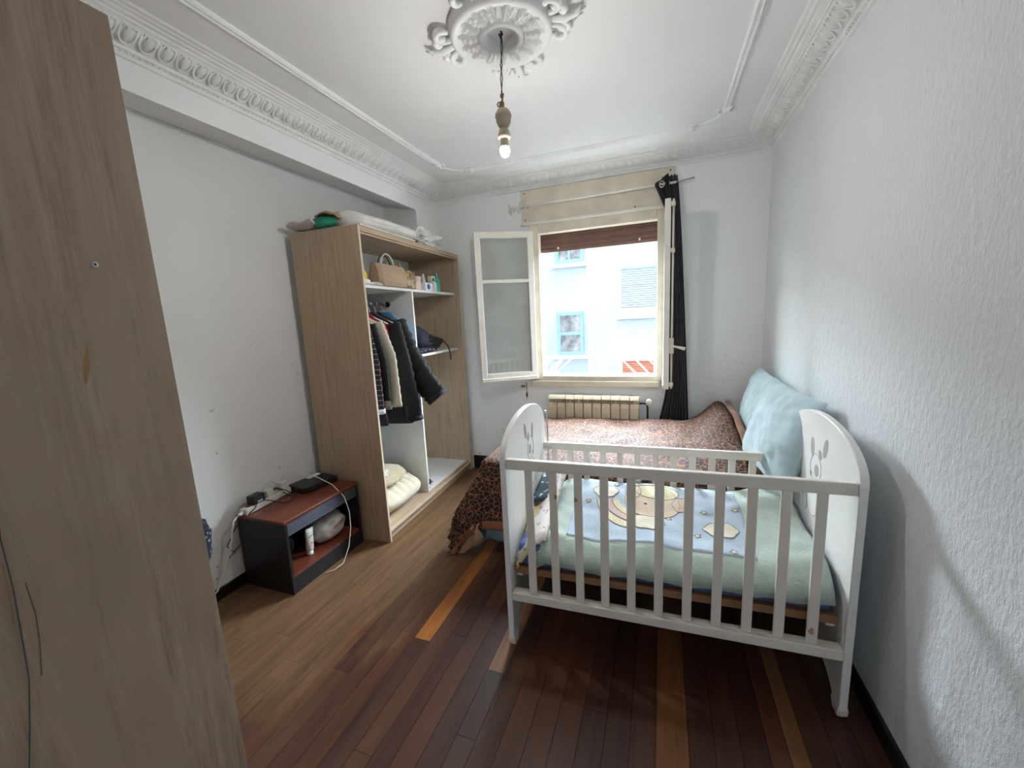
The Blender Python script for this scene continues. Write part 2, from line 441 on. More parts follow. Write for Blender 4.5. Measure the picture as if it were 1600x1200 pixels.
pm = MB().box(-0.5, 0.5, -0.5, 0.5, -1, 0).mesh('plank'); fixn(pm); pm.materials.append(M['floor_wood'])
for i in range(len(xs)-1):
    segs = special.get(i)
    if not segs:
        segs = []; y = YF; y2 = YF + random.uniform(0.5, 1.6)
        while y < YB-0.01:
            segs.append((y, min(y2, YB), random.choice(dark))); y = y2; y2 += random.uniform(1.1, 1.9)
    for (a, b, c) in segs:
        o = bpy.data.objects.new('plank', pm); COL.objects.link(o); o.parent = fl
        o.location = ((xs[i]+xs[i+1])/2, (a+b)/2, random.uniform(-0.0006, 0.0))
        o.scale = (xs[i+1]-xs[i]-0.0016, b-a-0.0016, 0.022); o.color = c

# walls
wb = MB(); y0, y1 = YB, YB+T
wb.box(XL-T, WX0, y0, y1, -0.1, ZC+0.1); wb.box(WX1, XR+T, y0, y1, -0.1, ZC+0.1)
wb.box(WX0, WX1, y0, y1, -0.1, WZ0); wb.box(WX0, WX1, y0, y1, WZ1, ZC+0.1)
build('wall_back', wb, 'wall_paint', kind='structure')
build('wall_right', B(XR, XR+T, YF-T, YB, -0.1, ZC+0.1), 'wall_right', kind='structure')
build('wall_left', B(XL-T, XL, YF-T, YB, -0.1, ZC+0.1), 'wall_paint', kind='structure')
build('wall_front', MB().box(XL, -0.72, YF-T, YF, -0.1, ZC+0.1).box(0.62, XR, YF-T, YF, -0.1, ZC+0.1).box(-0.72, 0.62, YF-T, YF, 2.15, ZC+0.1), 'wall_paint', kind='structure')
build('ceiling', B(XL-T, XR+T, YF-T, YB+T, ZC, ZC+0.12), 'ceiling_paint', kind='structure')
# dropped beam along the left wall with its sloped soffit, and its return at the window wall
bmb = MB().poly([(XB, YF, ZC), (XB, YF, 2.472), (XL, YF, 2.557), (XL, YF, ZC)], (0, YB-YF, 0))
bmb.poly([(XL, 3.20, 2.14), (XB, 3.20, 2.14), (XB, 3.20, 2.472), (XL, 3.20, 2.557)], (0, YB-3.20, 0))
build('trim_9', bmb, 'wall_paint', kind='structure')
# added for fill light: unseen double doorway and hall behind the camera
HX0, HX1, HZ = -0.72, 0.62, 2.15
d1 = thing('fill_doorway', None, None, ((HX0+HX1)/2, YF, 0), kind='structure')  # doorway put in to pass the fill light
build('fill_doorway_casing', MB().box(HX0-0.07, HX0, YF, YF+0.02, 0, HZ+0.07).box(HX1, HX1+0.07, YF, YF+0.02, 0, HZ+0.07).box(HX0, HX1, YF, YF+0.02, HZ, HZ+0.07), 'white_paint', d1)
build('fill_hall_floor', B(HX0-0.6, HX1+0.6, YF-T-2.2, YF-T, -0.12, 0.0), 'board_brown', kind='structure')
build('fill_hall_ceiling', B(HX0-0.6, HX1+0.6, YF-T-2.2, YF-T, 2.5, 2.6), 'ceiling_paint', kind='structure')
build('fill_hall_left', B(HX0-0.7, HX0-0.6, YF-T-2.2, YF-T, 0, 2.5), 'wall_paint', kind='structure')
build('fill_hall_right', B(HX1+0.6, HX1+0.7, YF-T-2.2, YF-T, 0, 2.5), 'wall_paint', kind='structure')
hwx0, hwx1, hwz0, hwz1, hy_ = FILL_WIN; ya_, yb2 = YF-T-2.3, YF-T-2.2
hw = MB().box(HX0-0.7, hwx0, ya_, yb2, 0, 2.5).box(hwx1, HX1+0.7, ya_, yb2, 0, 2.5).box(hwx0, hwx1, ya_, yb2, 0, hwz0).box(hwx0, hwx1, ya_, yb2, hwz1, 2.5)
build('fill_hall_end', hw, 'wall_paint', kind='structure')
w2 = thing('fill_window', None, None, ((hwx0+hwx1)/2, ya_+0.05, hwz0), kind='structure')  # unseen window put in to let fill light through
for (xa, xb, za, zb) in ((hwx0, hwx0+0.03, hwz0, hwz1), (hwx1-0.03, hwx1, hwz0, hwz1), (hwx0+0.03, hwx1-0.03, hwz0, hwz0+0.03), (hwx0+0.03, hwx1-0.03, hwz1-0.03, hwz1)):
    build('frame_bar', B(xa, xb, ya_+0.02, ya_+0.07, za, zb), 'white_paint', w2)
# baseboards
build('baseboard_right', B(XR-0.014, XR, YF, YB, 0, 0.075), 'black_trim', kind='structure', bevel=0.003)
build('baseboard_left', B(XL, XL+0.014, 0.62, 2.06, 0, 0.068), 'black_trim', kind='structure', bevel=0.003)
build('baseboard_back', B(-1.78, XR-0.014, YB-0.014, YB, 0, 0.14), 'black_trim', kind='structure', bevel=0.003)

# ---- cornice
PROF = [(0, 2.590), (0.012, 2.592), (0.016, 2.600), (0.010, 2.605), (0.014, 2.612), (0.026, 2.615), (0.030, 2.622), (0.024, 2.628), (0.034, 2.632),
        (0.060, 2.643), (0.090, 2.660), (0.108, 2.676), (0.116, 2.672), (0.124, 2.676), (0.122, 2.683), (0.140, 2.685), (0.146, 2.691), (0.160, 2.689), (0.168, 2.694), (0.184, 2.694), (0.192, 2.70), (0, 2.70)]
def cornice(name, a, b, inward, m0, m1):
    """sweep the profile from a to b along a wall; m0/m1: mitre the end"""
    a, b, inn = Vector(a), Vector(b), Vector(inward); d = (b-a).normalized()
    r0 = [a + inn*p[0] + Vector((0, 0, p[1])) + d*(p[0] if m0 else 0) for p in PROF]
    r1 = [b + inn*p[0] + Vector((0, 0, p[1])) - d*(p[0] if m1 else 0) for p in PROF]
    return build(name, MB().rings([r0, r1]), 'plaster', kind='structure'), a, d, inn, (b-a).length
lf = MB()
def leafmesh():
    m = MB()
    # raised U-shaped ridge, local x along the wall, y up the slope, z out of the frieze
    pts = [(-0.026, 0.036, 0.001)] + [(-0.028*math.cos(t), 0.005-0.040*math.sin(t), 0.004) for t in [PI*k/8 for k in range(9)]] + [(0.026, 0.036, 0.001)]
    m.tube(pts, 0.0045, 5)
    # leaf tongue with curled tip
    rings = []
    for k in range(7):
        u = k/6; y = 0.040-0.066*u; wdt = 0.004+0.014*math.sin(PI*min(1, u*1.05)); z = 0.003+0.012*math.sin(PI*u)**0.8
        rings.append([(-wdt, y, 0), (-wdt*0.6, y, z), (0, y, z*0.55), (wdt*0.6, y, z), (wdt, y, 0)])
    m.rings(rings, cap=False, closed=False)
    # side curls
    for sg in (-1, 1):
        m.tube([(sg*(0.014+0.008*math.cos(t)), 0.028+0.009*math.sin(t), 0.007) for t in [k*PI/3.5 for k in range(6)]], 0.0035, 4)
    return m
leaf_me = leafmesh().mesh('leaf'); fixn(leaf_me); leaf_me.materials.append(M['plaster'])
for p in leaf_me.polygons: p.use_smooth = True
SL = Vector((0.866, 0.5))   # slope direction (inward, z)
def leaves(parent, a, d, inn, L, y_lo, y_hi, step):
    up = (inn*0.80 + Vector((0, 0, 0.60))).normalized()
    out = (inn*0.60 - Vector((0, 0, 0.80))).normalized()
    ex = up.cross(out).normalized()
    s = y_lo
    while s < min(y_hi, L):
        c = a + d*s + inn*0.069 + Vector((0, 0, 2.650))
        o = bpy.data.objects.new('leaf', leaf_me); COL.objects.link(o); o.parent = parent
        o.matrix_basis = basis(c, ex, up, out); s += step
def beads(parent, a, d, inn, L, step):
    m = MB(); s = 0.05
    while s < L-0.05:
        c = a+d*s+inn*0.018+Vector((0, 0, 2.609)); r = 0.006
        k = len(m.v)
        m.v += [tuple(c+Vector(q)*r) for q in ((1, 0, 0), (-1, 0, 0), (0, 1, 0), (0, -1, 0), (0, 0, 1), (0, 0, -1))]
        m.f += [tuple(k+i for i in f) for f in ((0, 2, 4), (2, 1, 4), (1, 3, 4), (3, 0, 4), (2, 0, 5), (1, 2, 5), (3, 1, 5), (0, 3, 5))]
        s += step
    build('bead_row', m, 'plaster', parent, kind='stuff')
for nm, a, b, inn in (('trim_1', (XB, YF, 0), (XB, YB, 0), (1, 0, 0)), ('trim_2', (XR, YF, 0), (XR, YB, 0), (-1, 0, 0)), ('trim_3', (XB, YB, 0), (XR, YB, 0), (0, -1, 0))):
    o, a_, d_, i_, L_ = cornice(nm, a, b, inn, True, True)
    leaves(o, a_, d_, i_, L_, 0.12 if nm == 'trim_3' else 1.7, L_-0.10, 0.066)
    beads(o, a_, d_, i_, L_, 0.022)
# ---- frame moulding on the ceiling with leaf ends and curved corner links
MX0, MX1, MY0, MY1 = -1.625, 0.365, 0.415, 3.165
def ridge(m, a, b, wd=0.040):
    a, b = Vector(a), Vector(b); d = (b-a).normalized(); n = Vector((-d.y, d.x, 0)); hw = wd/2
    prof = [(-hw, 0), (-hw, -0.008), (-hw*0.55, -0.016), (-hw*0.25, -0.009), (hw*0.25, -0.009), (hw*0.55, -0.016), (hw, -0.008), (hw, 0)]
    m.rings([[p + n*q[0] + Vector((0, 0, q[1])) for q in prof] for p in (a, b)])
ce = 0.19
for k, (a, b) in enumerate((((MX0, MY0+ce, ZC), (MX0, MY1-ce-0.03, ZC)), ((MX1, MY0+ce, ZC), (MX1, MY1-ce, ZC)), ((MX0+ce, MY1, ZC), (MX1-ce, MY1, ZC)), ((MX0+ce, MY0, ZC), (MX1-ce, MY0, ZC)))):
    m = MB(); ridge(m, a, b); o = build('trim_%d' % (k+4), m, 'plaster', kind='structure')
    for e, oth in ((a, b), (b, a)):
        e = Vector(e); d = (e-Vector(oth)).normalized(); n = Vector((-d.y, d.x, 0)); q = MB()
        q.blob(e+Vector((0, 0, -0.01)), (0.028, 0.028, 0.018), 2, 0.3, 2.5, k)
        for sg in (-1, 1):
            q.tube([e+d*(0.005+0.035*math.sin(t))+n*sg*(0.028-0.022*math.cos(t))+Vector((0, 0, -0.012)) for t in [j*PI/5 for j in range(7)]], 0.007, 5)
        q.tube([e+d*0.02+Vector((0, 0, -0.01)), e+d*0.055+Vector((0, 0, -0.014)), e+d*0.085+Vector((0, 0, -0.004))], 0.008, 5, rs=[0.012, 0.009, 0.003])
        build('acanthus_tip', q, 'plaster', o, smooth=True)
m = MB()
for (sx_, sy_, ax, ay) in ((MX0, MY1, 1, -1), (MX1, MY1, -1, -1), (MX0, MY0, 1, 1), (MX1, MY0, -1, 1)):
    pts = [(sx_+ax*(ce-ce*math.cos(t))*1.0, sy_+ay*(ce-ce*math.sin(t)), ZC-0.002) for t in [j*PI/2/8 for j in range(9)]]
    m.tube(pts, 0.007, 5)
build('trim_8', m, 'plaster', kind='structure')

# ---- window
win = thing('window_1', None, None, ((WX0+WX1)/2, YB, WZ0), kind='structure')
yF = YB+0.015
# fixed frame, set near the inner wall face
fr = MB()
fr.box(WX0-0.05, WX0+0.035, YB-0.02, YB+0.06, WZ0-0.01, WZ1+0.06); fr.box(WX1-0.03, WX1+0.05, YB-0.02, YB+0.06, WZ0-0.01, WZ1+0.06)
fr.box(WX0+0.035, WX1-0.03, YB-0.02, YB+0.06, 2.215, WZ1+0.06)
build('frame', fr, 'cream_paint', win, bevel=0.004)
build('bottom_rail', B(WX0+0.035, WX1-0.03, YB-0.03, YB+0.06, WZ0-0.01, 0.965), 'cream_paint', win, bevel=0.004)
build('sill', B(WX0-0.075, WX1-0.005, YB-0.045, YB+0.02, 0.868, 0.922), 'cream_paint', win, bevel=0.006)
build('outer_sill', B(WX0, WX1, YB+0.06, YB+T+0.05, WZ0-0.03, WZ0+0.012), 'facade_trim', win)
bx_ = build('shutter_box', B(-1.155, 0.092, YB-0.022, YB, 2.31, 2.585), 'cream_paint', win, bevel=0.003)
build('box_ledge', B(-1.165, 0.097, YB-0.04, YB, 2.295, 2.315), 'white_paint', bx_, bevel=0.003)
for x, z in ((-1.12, 2.56), (-1.12, 2.34), (0.06, 2.56), (-0.2, 2.33)):
    build('screw', MB().lathe([(0.006, YB-0.0235), (0.006, YB-0.0215)], (x, 0, z), 8, 'Y'), 'dark_metal', bx_)
sh = build('shutter_guide', MB().box(WX0+0.0, WX0+0.02, YB+0.085, YB+0.12, WZ0, 2.25).box(WX1-0.02, WX1, YB+0.085, YB+0.12, WZ0, 2.25), 'shutter_brown', win)
for k in range(4):
    z1 = 2.25-k*0.046
    sl = build('slat', MB().poly([(WX0+0.02, YB+0.095, z1), (WX0+0.02, YB+0.088, z1-0.022), (WX0+0.02, YB+0.095, z1-0.044), (WX0+0.02, YB+0.106, z1-0.044), (WX0+0.02, YB+0.106, z1)], (WX1-WX0-0.04, 0, 0)), 'shutter_brown', sh)
for x in (-0.86, -0.17):
    build('stopper', MB().lathe([(0.009, YB+0.075), (0.009, YB+0.09)], (x, 0, 2.095), 10, 'Y'), 'lid_white', sh)
# two casement sashes opened into the room
def sash(hx, hy, ang, wdt, side):
    z0, z1 = 0.945, 2.235; R = Matrix.Rotation(ang, 3, 'Z')
    st = 0.052; th = 0.038
    def bx(x0, x1, ya, yb, za, zb): 
        return MB().box(x0, x1, ya, yb, za, zb, R, (hx, hy, 0))
    zm = z1-0.32*(z1-z0)
    m = MB()
    for a in ((0, st, z0, z1), (wdt-st, wdt, z0, z1), (st, wdt-st, z1-st, z1), (st, wdt-st, z0, z0+st+0.02), (st, wdt-st, zm-0.014, zm+0.014)):
        m.box(a[0], a[1], -th/2, th/2, a[2], a[3], R, (hx, hy, 0))
    o = build('sash', m, 'white_paint', win, bevel=0.003)
    build('pane', bx(st-0.004, wdt-st+0.004, -0.003, 0.003, zm+0.012, z1-st+0.004), 'window_glass', o)
    build('pane', bx(st-0.004, wdt-st+0.004, -0.003, 0.003, z0+st+0.018, zm-0.012), 'window_glass', o)
    build('weather_strip', bx(0.0, wdt, side*th/2-0.004 if side < 0 else th/2-0.004, side*th/2+0.012 if side > 0 else -th/2+0.004, z0, z0+0.03), 'white_paint', o, bevel=0.003)
    return o, R, (z0, z1)
s1, R1, _ = sash(WX0-0.012, YB-0.045, math.radians(180+31), 0.515, 1)
s2, R2, _ = sash(WX1+0.04, YB-0.045, math.radians(-90), 0.49, -1)
# espagnolette on the right sash's free edge: rod, keepers, lever
hxr, hyr = WX1+0.075, YB-0.045-0.478
build('espagnolette_rod', MB().tube([(hxr, hyr, 0.95), (hxr, hyr, 2.23)], 0.007, 8), 'cream_paint', s2, smooth=True)
for z in (0.98, 1.9, 2.20):
    build('rod_keeper', B(hxr-0.016, hxr+0.012, hyr-0.014, hyr+0.014, z-0.016, z+0.016), 'cream_paint', s2, bevel=0.004)
build('latch_case', B(hxr-0.016, hxr+0.014, hyr-0.016, hyr+0.016, 1.20, 1.31), 'cream_paint', s2, bevel=0.005)
build('lever', MB().tube([(hxr, hyr-0.01, 1.255), (hxr+0.03, hyr-0.035, 1.25), (hxr+0.085, hyr-0.045, 1.235)], 0.008, 8, rs=[0.007, 0.008, 0.013]), 'white_plastic', s2, smooth=True)
#@@OBJECTS
# ================================================================== OUTSIDE
ground = build('ground', B(-25, 25, YB+T, 16, -7.1, -7.0), 'ground', kind='structure')
ow = MB().box(-25, XL-T, YB, YB+T, -7, OTOP).box(XR+T, 25, YB, YB+T, -7, OTOP).box(XL-T, XR+T, YB, YB+T, ZC+0.12, OTOP).box(XL-T, XR+T, YB, YB+T, -7, -0.12)  # unseen wall, shaped to keep sky light off the facade opposite
build('sky_block_wall', ow, 'outer_dark', kind='structure')
fac = thing('apartment_building', 'white apartment building across the courtyard with blue framed windows', 'building', (-1, 9, -7))
YW = 9.0
build('wall', B(-25, 25, YW, YW+0.4, -7, FTOP), 'facade_white', fac)
def far_window(x0, x1, z0, z1, rows, mid):
    f = MB(); t = 0.075
    f.box(x0, x0+t, YW-0.03, YW, z0, z1).box(x1-t, x1, YW-0.03, YW, z0, z1).box(x0+t, x1-t, YW-0.03, YW, z1-t, z1).box(x0+t, x1-t, YW-0.03, YW, z0, z0+t)
    for r in rows: f.box(x0+t, x1-t, YW-0.028, YW, r-0.035, r+0.035)
    if mid: f.box((x0+x1)/2-0.02, (x0+x1)/2+0.02, YW-0.026, YW, z0+t, z1-t)
    o = build('window', f, 'blue_frame', fac)
    zs = [z0+t]+[v for r in rows for v in (r-0.035, r+0.035)]+[z1-t]
    for k in range(0, len(zs), 2):
        build('pane', B(x0+t, x1-t, YW-0.008, YW, zs[k], zs[k+1]), 'pane_far', o)
    build('window_sill', B(x0-0.08, x1+0.08, YW-0.07, YW, z0-0.09, z0-0.01), 'facade_trim', o)
far_window(-2.20, -1.57, 2.63, 3.7, [3.2], True)
far_window(-2.20, -1.60, 0.62, 1.58, [1.10], False)
bl = build('blind_frame', MB().box(-0.83, -0.795, YW-0.03, YW, 1.45, 2.45).box(-0.06, -0.03, YW-0.03, YW, 1.45, 2.45).box(-0.795, -0.06, YW-0.03, YW, 2.42, 2.45), 'facade_trim', fac)
for k in range(18):
    z = 2.42-k*0.045
    build('slat', MB().poly([(-0.795, YW-0.012, z), (-0.795, YW-0.024, z-0.03), (-0.795, YW-0.01, z-0.043), (-0.795, YW, z-0.043), (-0.795, YW, z)], (0.735, 0, 0)), 'blind_blue', bl)
build('lower_panel', B(-0.795, -0.06, YW-0.02, YW, 1.46, 1.60), 'facade_trim', bl)
build('window_sill', B(-0.87, 0.03, YW-0.08, YW, 1.37, 1.45), 'facade_trim', bl)
o2 = build('blind_frame', MB().box(-0.82, -0.765, YW-0.03, YW, -0.8, 0.52).box(-0.13, -0.08, YW-0.03, YW, -0.8, 0.52).box(-0.765, -0.13, YW-0.03, YW, 0.475, 0.52), 'facade_trim', fac)
for k in range(26):
    z = 0.475-k*0.046
    build('slat', MB().poly([(-0.765, YW-0.012, z), (-0.765, YW-0.024, z-0.03), (-0.765, YW-0.008, z-0.043), (-0.765, YW, z-0.043), (-0.765, YW, z)], (0.635, 0, 0)), 'orange_blind', o2)
build('drain_pipe', MB().tube([(-1.46, YW-0.05, -7), (-1.46, YW-0.05, FTOP)], 0.045, 8), 'facade_trim', fac, smooth=True)
build('corner_pilaster', B(-25, -2.62, YW-0.12, YW, -7, FTOP), 'facade_white', fac)
# balcony guard just outside the window
YR = 3.92
gd = thing('balcony_railing', 'white metal guard rail with slanted bars outside the open window', 'railing', (-0.52, YR, 0.0))
build('top_rail', B(-1.35, 0.30, YR-0.02, YR+0.02, 1.075, 1.10), 'rail_white', gd, bevel=0.004)
build('bottom_rail', B(-1.35, 0.30, YR-0.015, YR+0.015, 0.62, 0.645), 'rail_white', gd)
def gbar(x0, z0, x1, z1): build('bar', MB().tube([(x0, YR, z0), (x1, YR, z1)], 0.0075, 6), 'rail_white', gd)
for k in range(4): gbar(-1.30+k*0.098-0.20, 0.645+0.09, -1.30+k*0.098+0.16+0.02, 1.078) if k else gbar(-1.24, 0.645, -1.0+0.09, 1.078)
for k in range(4):
    gbar(-0.35+k*0.118, 1.078, -0.35+k*0.118+0.40, 0.645)
for x in (-1.34, -0.555, 0.29): gbar(x, 0.645, x, 1.078)
build('diamond', MB().tube([(-0.56, YR, 1.07), (-0.66, YR, 0.985), (-0.56, YR, 0.90)], 0.007, 6), 'rail_white', gd)
build('diamond', MB().tube([(-0.55, YR, 1.07), (-0.48, YR, 0.985), (-0.55, YR, 0.90)], 0.007, 6), 'rail_white', gd)
for x_ in (-1.35, 0.26):
    for z_ in (1.07, 0.62): build('bracket', B(x_, x_+0.04, YB+T-0.005, YR, z_, z_+0.02), 'rail_white', gd)
# ================================================================== BIG FURNITURE
# ---- wardrobe side filling the left foreground
nw = thing('wardrobe', 'tall wooden wardrobe side filling the left foreground, with pencil scribbles', 'wardrobe', (-1.65, 0.26, 0))
nx0, nx1, ny0, ny1, nh = XL+0.02, -1.007, -0.05, 0.569, 2.115
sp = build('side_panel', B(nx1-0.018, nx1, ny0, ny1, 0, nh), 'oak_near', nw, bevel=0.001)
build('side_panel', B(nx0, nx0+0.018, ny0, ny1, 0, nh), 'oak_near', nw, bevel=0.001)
build('top_panel', B(nx0+0.018, nx1-0.018, ny0, ny1, nh-0.02, nh), 'oak_near', nw)
build('back_panel', B(nx0+0.018, nx1-0.018, ny0, ny0+0.008, 0.02, nh-0.02), 'board_white', nw)
build('plinth', B(nx0+0.018, nx1-0.018, ny1-0.06, ny1-0.04, 0.0, 0.08), 'oak_y', nw)
build('bottom_panel', B(nx0+0.018, nx1-0.018, ny0+0.008, ny1-0.02, 0.08, 0.10), 'oak_y', nw)
for k in range(2):
    xa = nx0+0.02+k*0.65
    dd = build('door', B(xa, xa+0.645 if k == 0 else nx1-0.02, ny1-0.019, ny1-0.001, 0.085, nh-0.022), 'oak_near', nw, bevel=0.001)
    build('handle', B(xa+(0.60 if k == 0 else 0.03), xa+(0.612 if k == 0 else 0.042), ny1, ny1+0.025, 0.95, 1.15), 'metal', dd, bevel=0.002)
sy, sz = 0.4635, 1.5+0.0
build('screw', MB().lathe([(0.0055, nx1-0.001), (0.0055, nx1+0.0015), (0.003, nx1+0.0022)], (0, 0.470, 1.639), 12, 'X'), 'metal', nw)
build('hole_rim', MB().lathe([(0.0022, nx1+0.002), (0.0022, nx1+0.003)], (0, 0.470, 1.639), 8, 'X'), 'black_plastic', nw)
def scribble(pts, r, mat):   # flat pencil line on the panel
    build('scribble', MB().tube([(nx1+0.0002, y, z) for y, z in pts], r, 5), mat, sp)
scribble([(0.279, 1.205), (0.277, 1.188), (0.276, 1.091), (0.271, 1.004), (0.267, 0.934), (0.255, 0.856), (0.242, 0.782), (0.238, 0.74)], 0.0009, 'stain_green')
scribble([(0.290, 1.098), (0.292, 1.037), (0.289, 0.989), (0.281, 0.926)], 0.0006, 'stain_green')
scribble([(0.272, 1.146), (0.271, 1.100), (0.267, 1.038)], 0.0008, 'board_brown')
build('stain', MB().grid(2, 8, lambda a, b: (nx1+0.0003, 0.421+0.014*b+(a-0.5)*0.010*math.sin(PI*min(1, b+0.05)), 1.418+0.075*b)), 'stain_yellow', sp)
# ---- open wardrobe by the back wall (local: x into depth is negative, y along the width)
WW, WD, WH = 1.405, 0.535, 2.115
wr = thing('open_wardrobe', 'open doorless oak wardrobe with white shelves beside the window', 'wardrobe', (-1.748, 2.11, 0), 0.032)
L = dict(parent=wr, world=False)
def wp(name, x0, x1, y0, y1, z0, z1, mat, **k): return build(name, B(x0, x1, y0, y1, z0, z1), mat, wr, False, **k)
lp = wp('side_panel', -WD, 0, 0, 0.018, 0, WH, 'oak', bevel=0.001)
build('edge_strip', B(-0.0005, 0.0012, 0.001, 0.017, 0.0, WH), 'oak_edge', lp, False)
rp = wp('side_panel', -WD, 0, WW-0.018, WW, 0, WH, 'oak', bevel=0.001)
build('edge_strip', B(-0.0005, 0.0012, WW-0.017, WW-0.001, 0.0, WH), 'oak_edge', rp, False)
wp('inner_lining', -WD+0.01, -0.003, 0.018, 0.021, 0.1, WH-0.03, 'board_white')
wp('top_panel', -WD, -0.004, 0.018, WW-0.018, WH-0.026, WH-0.002, 'oak_y', bevel=0.001)
for k in range(3): wp('top_groove', -0.006, -0.001, 0.018, WW-0.018, WH-0.05+k*0.016, WH-0.04+k*0.016, 'oak_y')
wp('back_panel', -WD, -WD+0.006, 0.018, WW-0.018, 0.09, WH-0.026, 'board_white')
DV = 0.62
wp('divider', -WD+0.006, -0.045, DV, DV+0.018, 0.095, 1.745, 'board_white')
wp('shelf', -WD+0.006, -0.06, 0.021, WW-0.018, 1.745, 1.765, 'board_white', bevel=0.001)
wp('shelf', -WD+0.006, -0.06, DV+0.018, WW-0.018, 1.225, 1.245, 'board_white', bevel=0.001)
wp('bottom_panel', -WD+0.006, -0.03, 0.021, WW-0.018, 0.075, 0.095, 'oak_y')
wp('bottom_cover', -WD+0.006, -0.05, DV+0.018, WW-0.018, 0.095, 0.099, 'board_white')
wp('plinth', -0.055, -0.035, 0.018, WW-0.018, 0.0, 0.075, 'oak_y')
wp('track', -0.030, -0.002, 0.018, WW-0.018, 0.062, 0.082, 'oak_y', bevel=0.003)
rail = build('hanging_rail', MB().tube([(-0.27, 0.021, 1.655), (-0.27, DV, 1.655)], 0.0125, 12), 'metal', wr, False, smooth=True)
build('rail_bracket', MB().lathe([(0.022, DV-0.012), (0.022, DV-0.0005)], (-0.27, 0, 1.655), 12, 'Y'), 'dark_metal', rail, False)

# ---- nightstand
ns = thing('nightstand', 'low black nightstand with reddish wood top and open shelf', 'nightstand', (-2.13, 1.79, 0))
a0, a1, b0, b1, hz = -2.322, -1.945, 1.490, 2.070, 0.447
build('side_panel', B(a0, a1, b0, b0+0.018, 0, hz-0.018), 'black_wood', ns, bevel=0.001)
build('side_panel', B(a0, a1, b1-0.018, b1, 0, hz-0.018), 'black_wood', ns, bevel=0.001)
tp = build('top_panel', B(a0, a1+0.004, b0-0.004, b1+0.004, hz-0.018, hz), 'redwood', ns, bevel=0.003)
build('back_panel', B(a0, a0+0.006, b0+0.018, b1-0.018, 0.0, hz-0.018), 'black_wood', ns)
build('shelf', B(a0+0.006, a1-0.012, b0+0.018, b1-0.018, 0.095, 0.112), 'redwood', ns)
build('plinth', B(a1-0.02, a1-0.004, b0+0.018, b1-0.018, 0, 0.095), 'black_wood', ns)
df = build('drawer_front', B(a1-0.02, a1-0.010, b0+0.018, b1-0.018, hz-0.098, hz-0.020), 'black_wood', ns)
for k in range(7):
    z = hz-0.026-k*0.0105
    build('ridge', MB().poly([(a1-0.010, b0+0.018, z), (a1-0.001, b0+0.018, z-0.002), (a1-0.001, b0+0.018, z-0.0035), (a1-0.010, b0+0.018, z-0.005)], (0, b1-b0-0.036, 0)), 'ridge_black', df)
build('drawer_box', B(a0+0.02, a1-0.02, b0+0.03, b1-0.03, hz-0.09, hz-0.03), 'black_wood', ns)

# ---- radiator
rd = thing('radiator', 'cream metal radiator with ten sections under the window', 'radiator', (-0.52, 3.48, 0))
for k in range(10):
    x = -0.905+k*0.0785
    m = MB(); g = 0.0385
    m.poly([(x-g+0.001, 3.435, 0.20), (x-g+0.002, 3.435, 0.70), (x-g+0.002, 3.448, 0.738), (x-g+0.002, 3.456, 0.715), (x-g+0.001, 3.455, 0.20)], (2*g-0.005, 0, 0))
    o = build('section', m, 'radiator', rd, bevel=0.003)
    build('fin', B(x-0.006, x+0.006, 3.455, 3.52, 0.18, 0.765), 'radiator', o)
    build('top_cap', MB().poly([(x-g+0.001, 3.43, 0.765), (x-g+0.001, 3.432, 0.775), (x-g+0.001, 3.45, 0.800), (x-g+0.001, 3.53, 0.800), (x-g+0.001, 3.53, 0.775), (x-g+0.001, 3.45, 0.772)], (2*g-0.002, 0, 0)), 'radiator', o, bevel=0.002)
    build('header', MB().tube([(x-g, 3.49, 0.735), (x+g, 3.49, 0.735)], 0.018, 8), 'radiator', o)
vl = build('valve', MB().tube([(-0.17, 3.49, 0.735), (-0.105, 3.49, 0.735), (-0.095, 3.49, 0.70), (-0.095, 3.50, 0.02)], 0.008, 8), 'dark_metal', rd, smooth=True)
build('knob', MB().lathe([(0.020, 3.44), (0.026, 3.445), (0.026, 3.475), (0.018, 3.49)], (-0.085, 0, 0.755), 16, 'Y'), 'white_plastic', vl, smooth=True)
for x in (-0.85, -0.25): build('foot', B(x-0.012, x+0.012, 3.45, 3.51, 0.0, 0.2), 'radiator', rd)
# ---- crib (local: x along its length from the left end, y towards the window)
CL, CD = 1.262, 0.70
cb = thing('crib', 'white wooden baby crib with slatted front and arched end panels', 'crib', (-0.628, 1.512, 0), 0.030)
def endpanel(x, sgn):
    pr = []
    foot = [(0.0, 0.052), (0.062, 0.052), (0.085, 0.075), (0.13, 0.10), (0.20, 0.125), (0.30, 0.14)]
    pr += foot + [(CD-y, z) for y, z in reversed(foot)]
    N = 28
    for k in range(N+1):
        t = PI*k/N; y = CD/2+CD/2*math.cos(t); z = 0.895+0.165*math.sin(t)**0.95 if 0 < k < N else 0.895
        pr.append((y, z))
    pts = [(x-0.013, y, z) for y, z in pr]
    o = build('end_panel', MB().poly(pts, (0.026, 0, 0)), 'crib_panel', cb, False, bevel=0.003)
    return o
ep0, ep1 = endpanel(0.0, 1), endpanel(CL, -1)
for x in (0.0, CL):
    for y in (0.032, CD-0.032):
        c = build('caster', MB().box(x-0.016, x+0.016, y-0.034, y+0.034, 0.036, 0.058), 'crib_white', cb, False, bevel=0.006)
        build('wheel', MB().lathe([(0.012, x-0.012), (0.021, x-0.010), (0.021, x+0.010), (0.012, x+0.012)], (0, y-0.004, 0.021), 14, 'X'), 'crib_white', c, False, smooth=True)
        build('fork', MB().poly([(x-0.017, y-0.036, 0.05), (x-0.017, y-0.030, 0.018), (x-0.017, y+0.012, 0.012), (x-0.017, y+0.034, 0.05)], (0.034, 0, 0)), 'crib_white', c, False, bevel=0.004)
x0, x1 = 0.0135, CL-0.0135
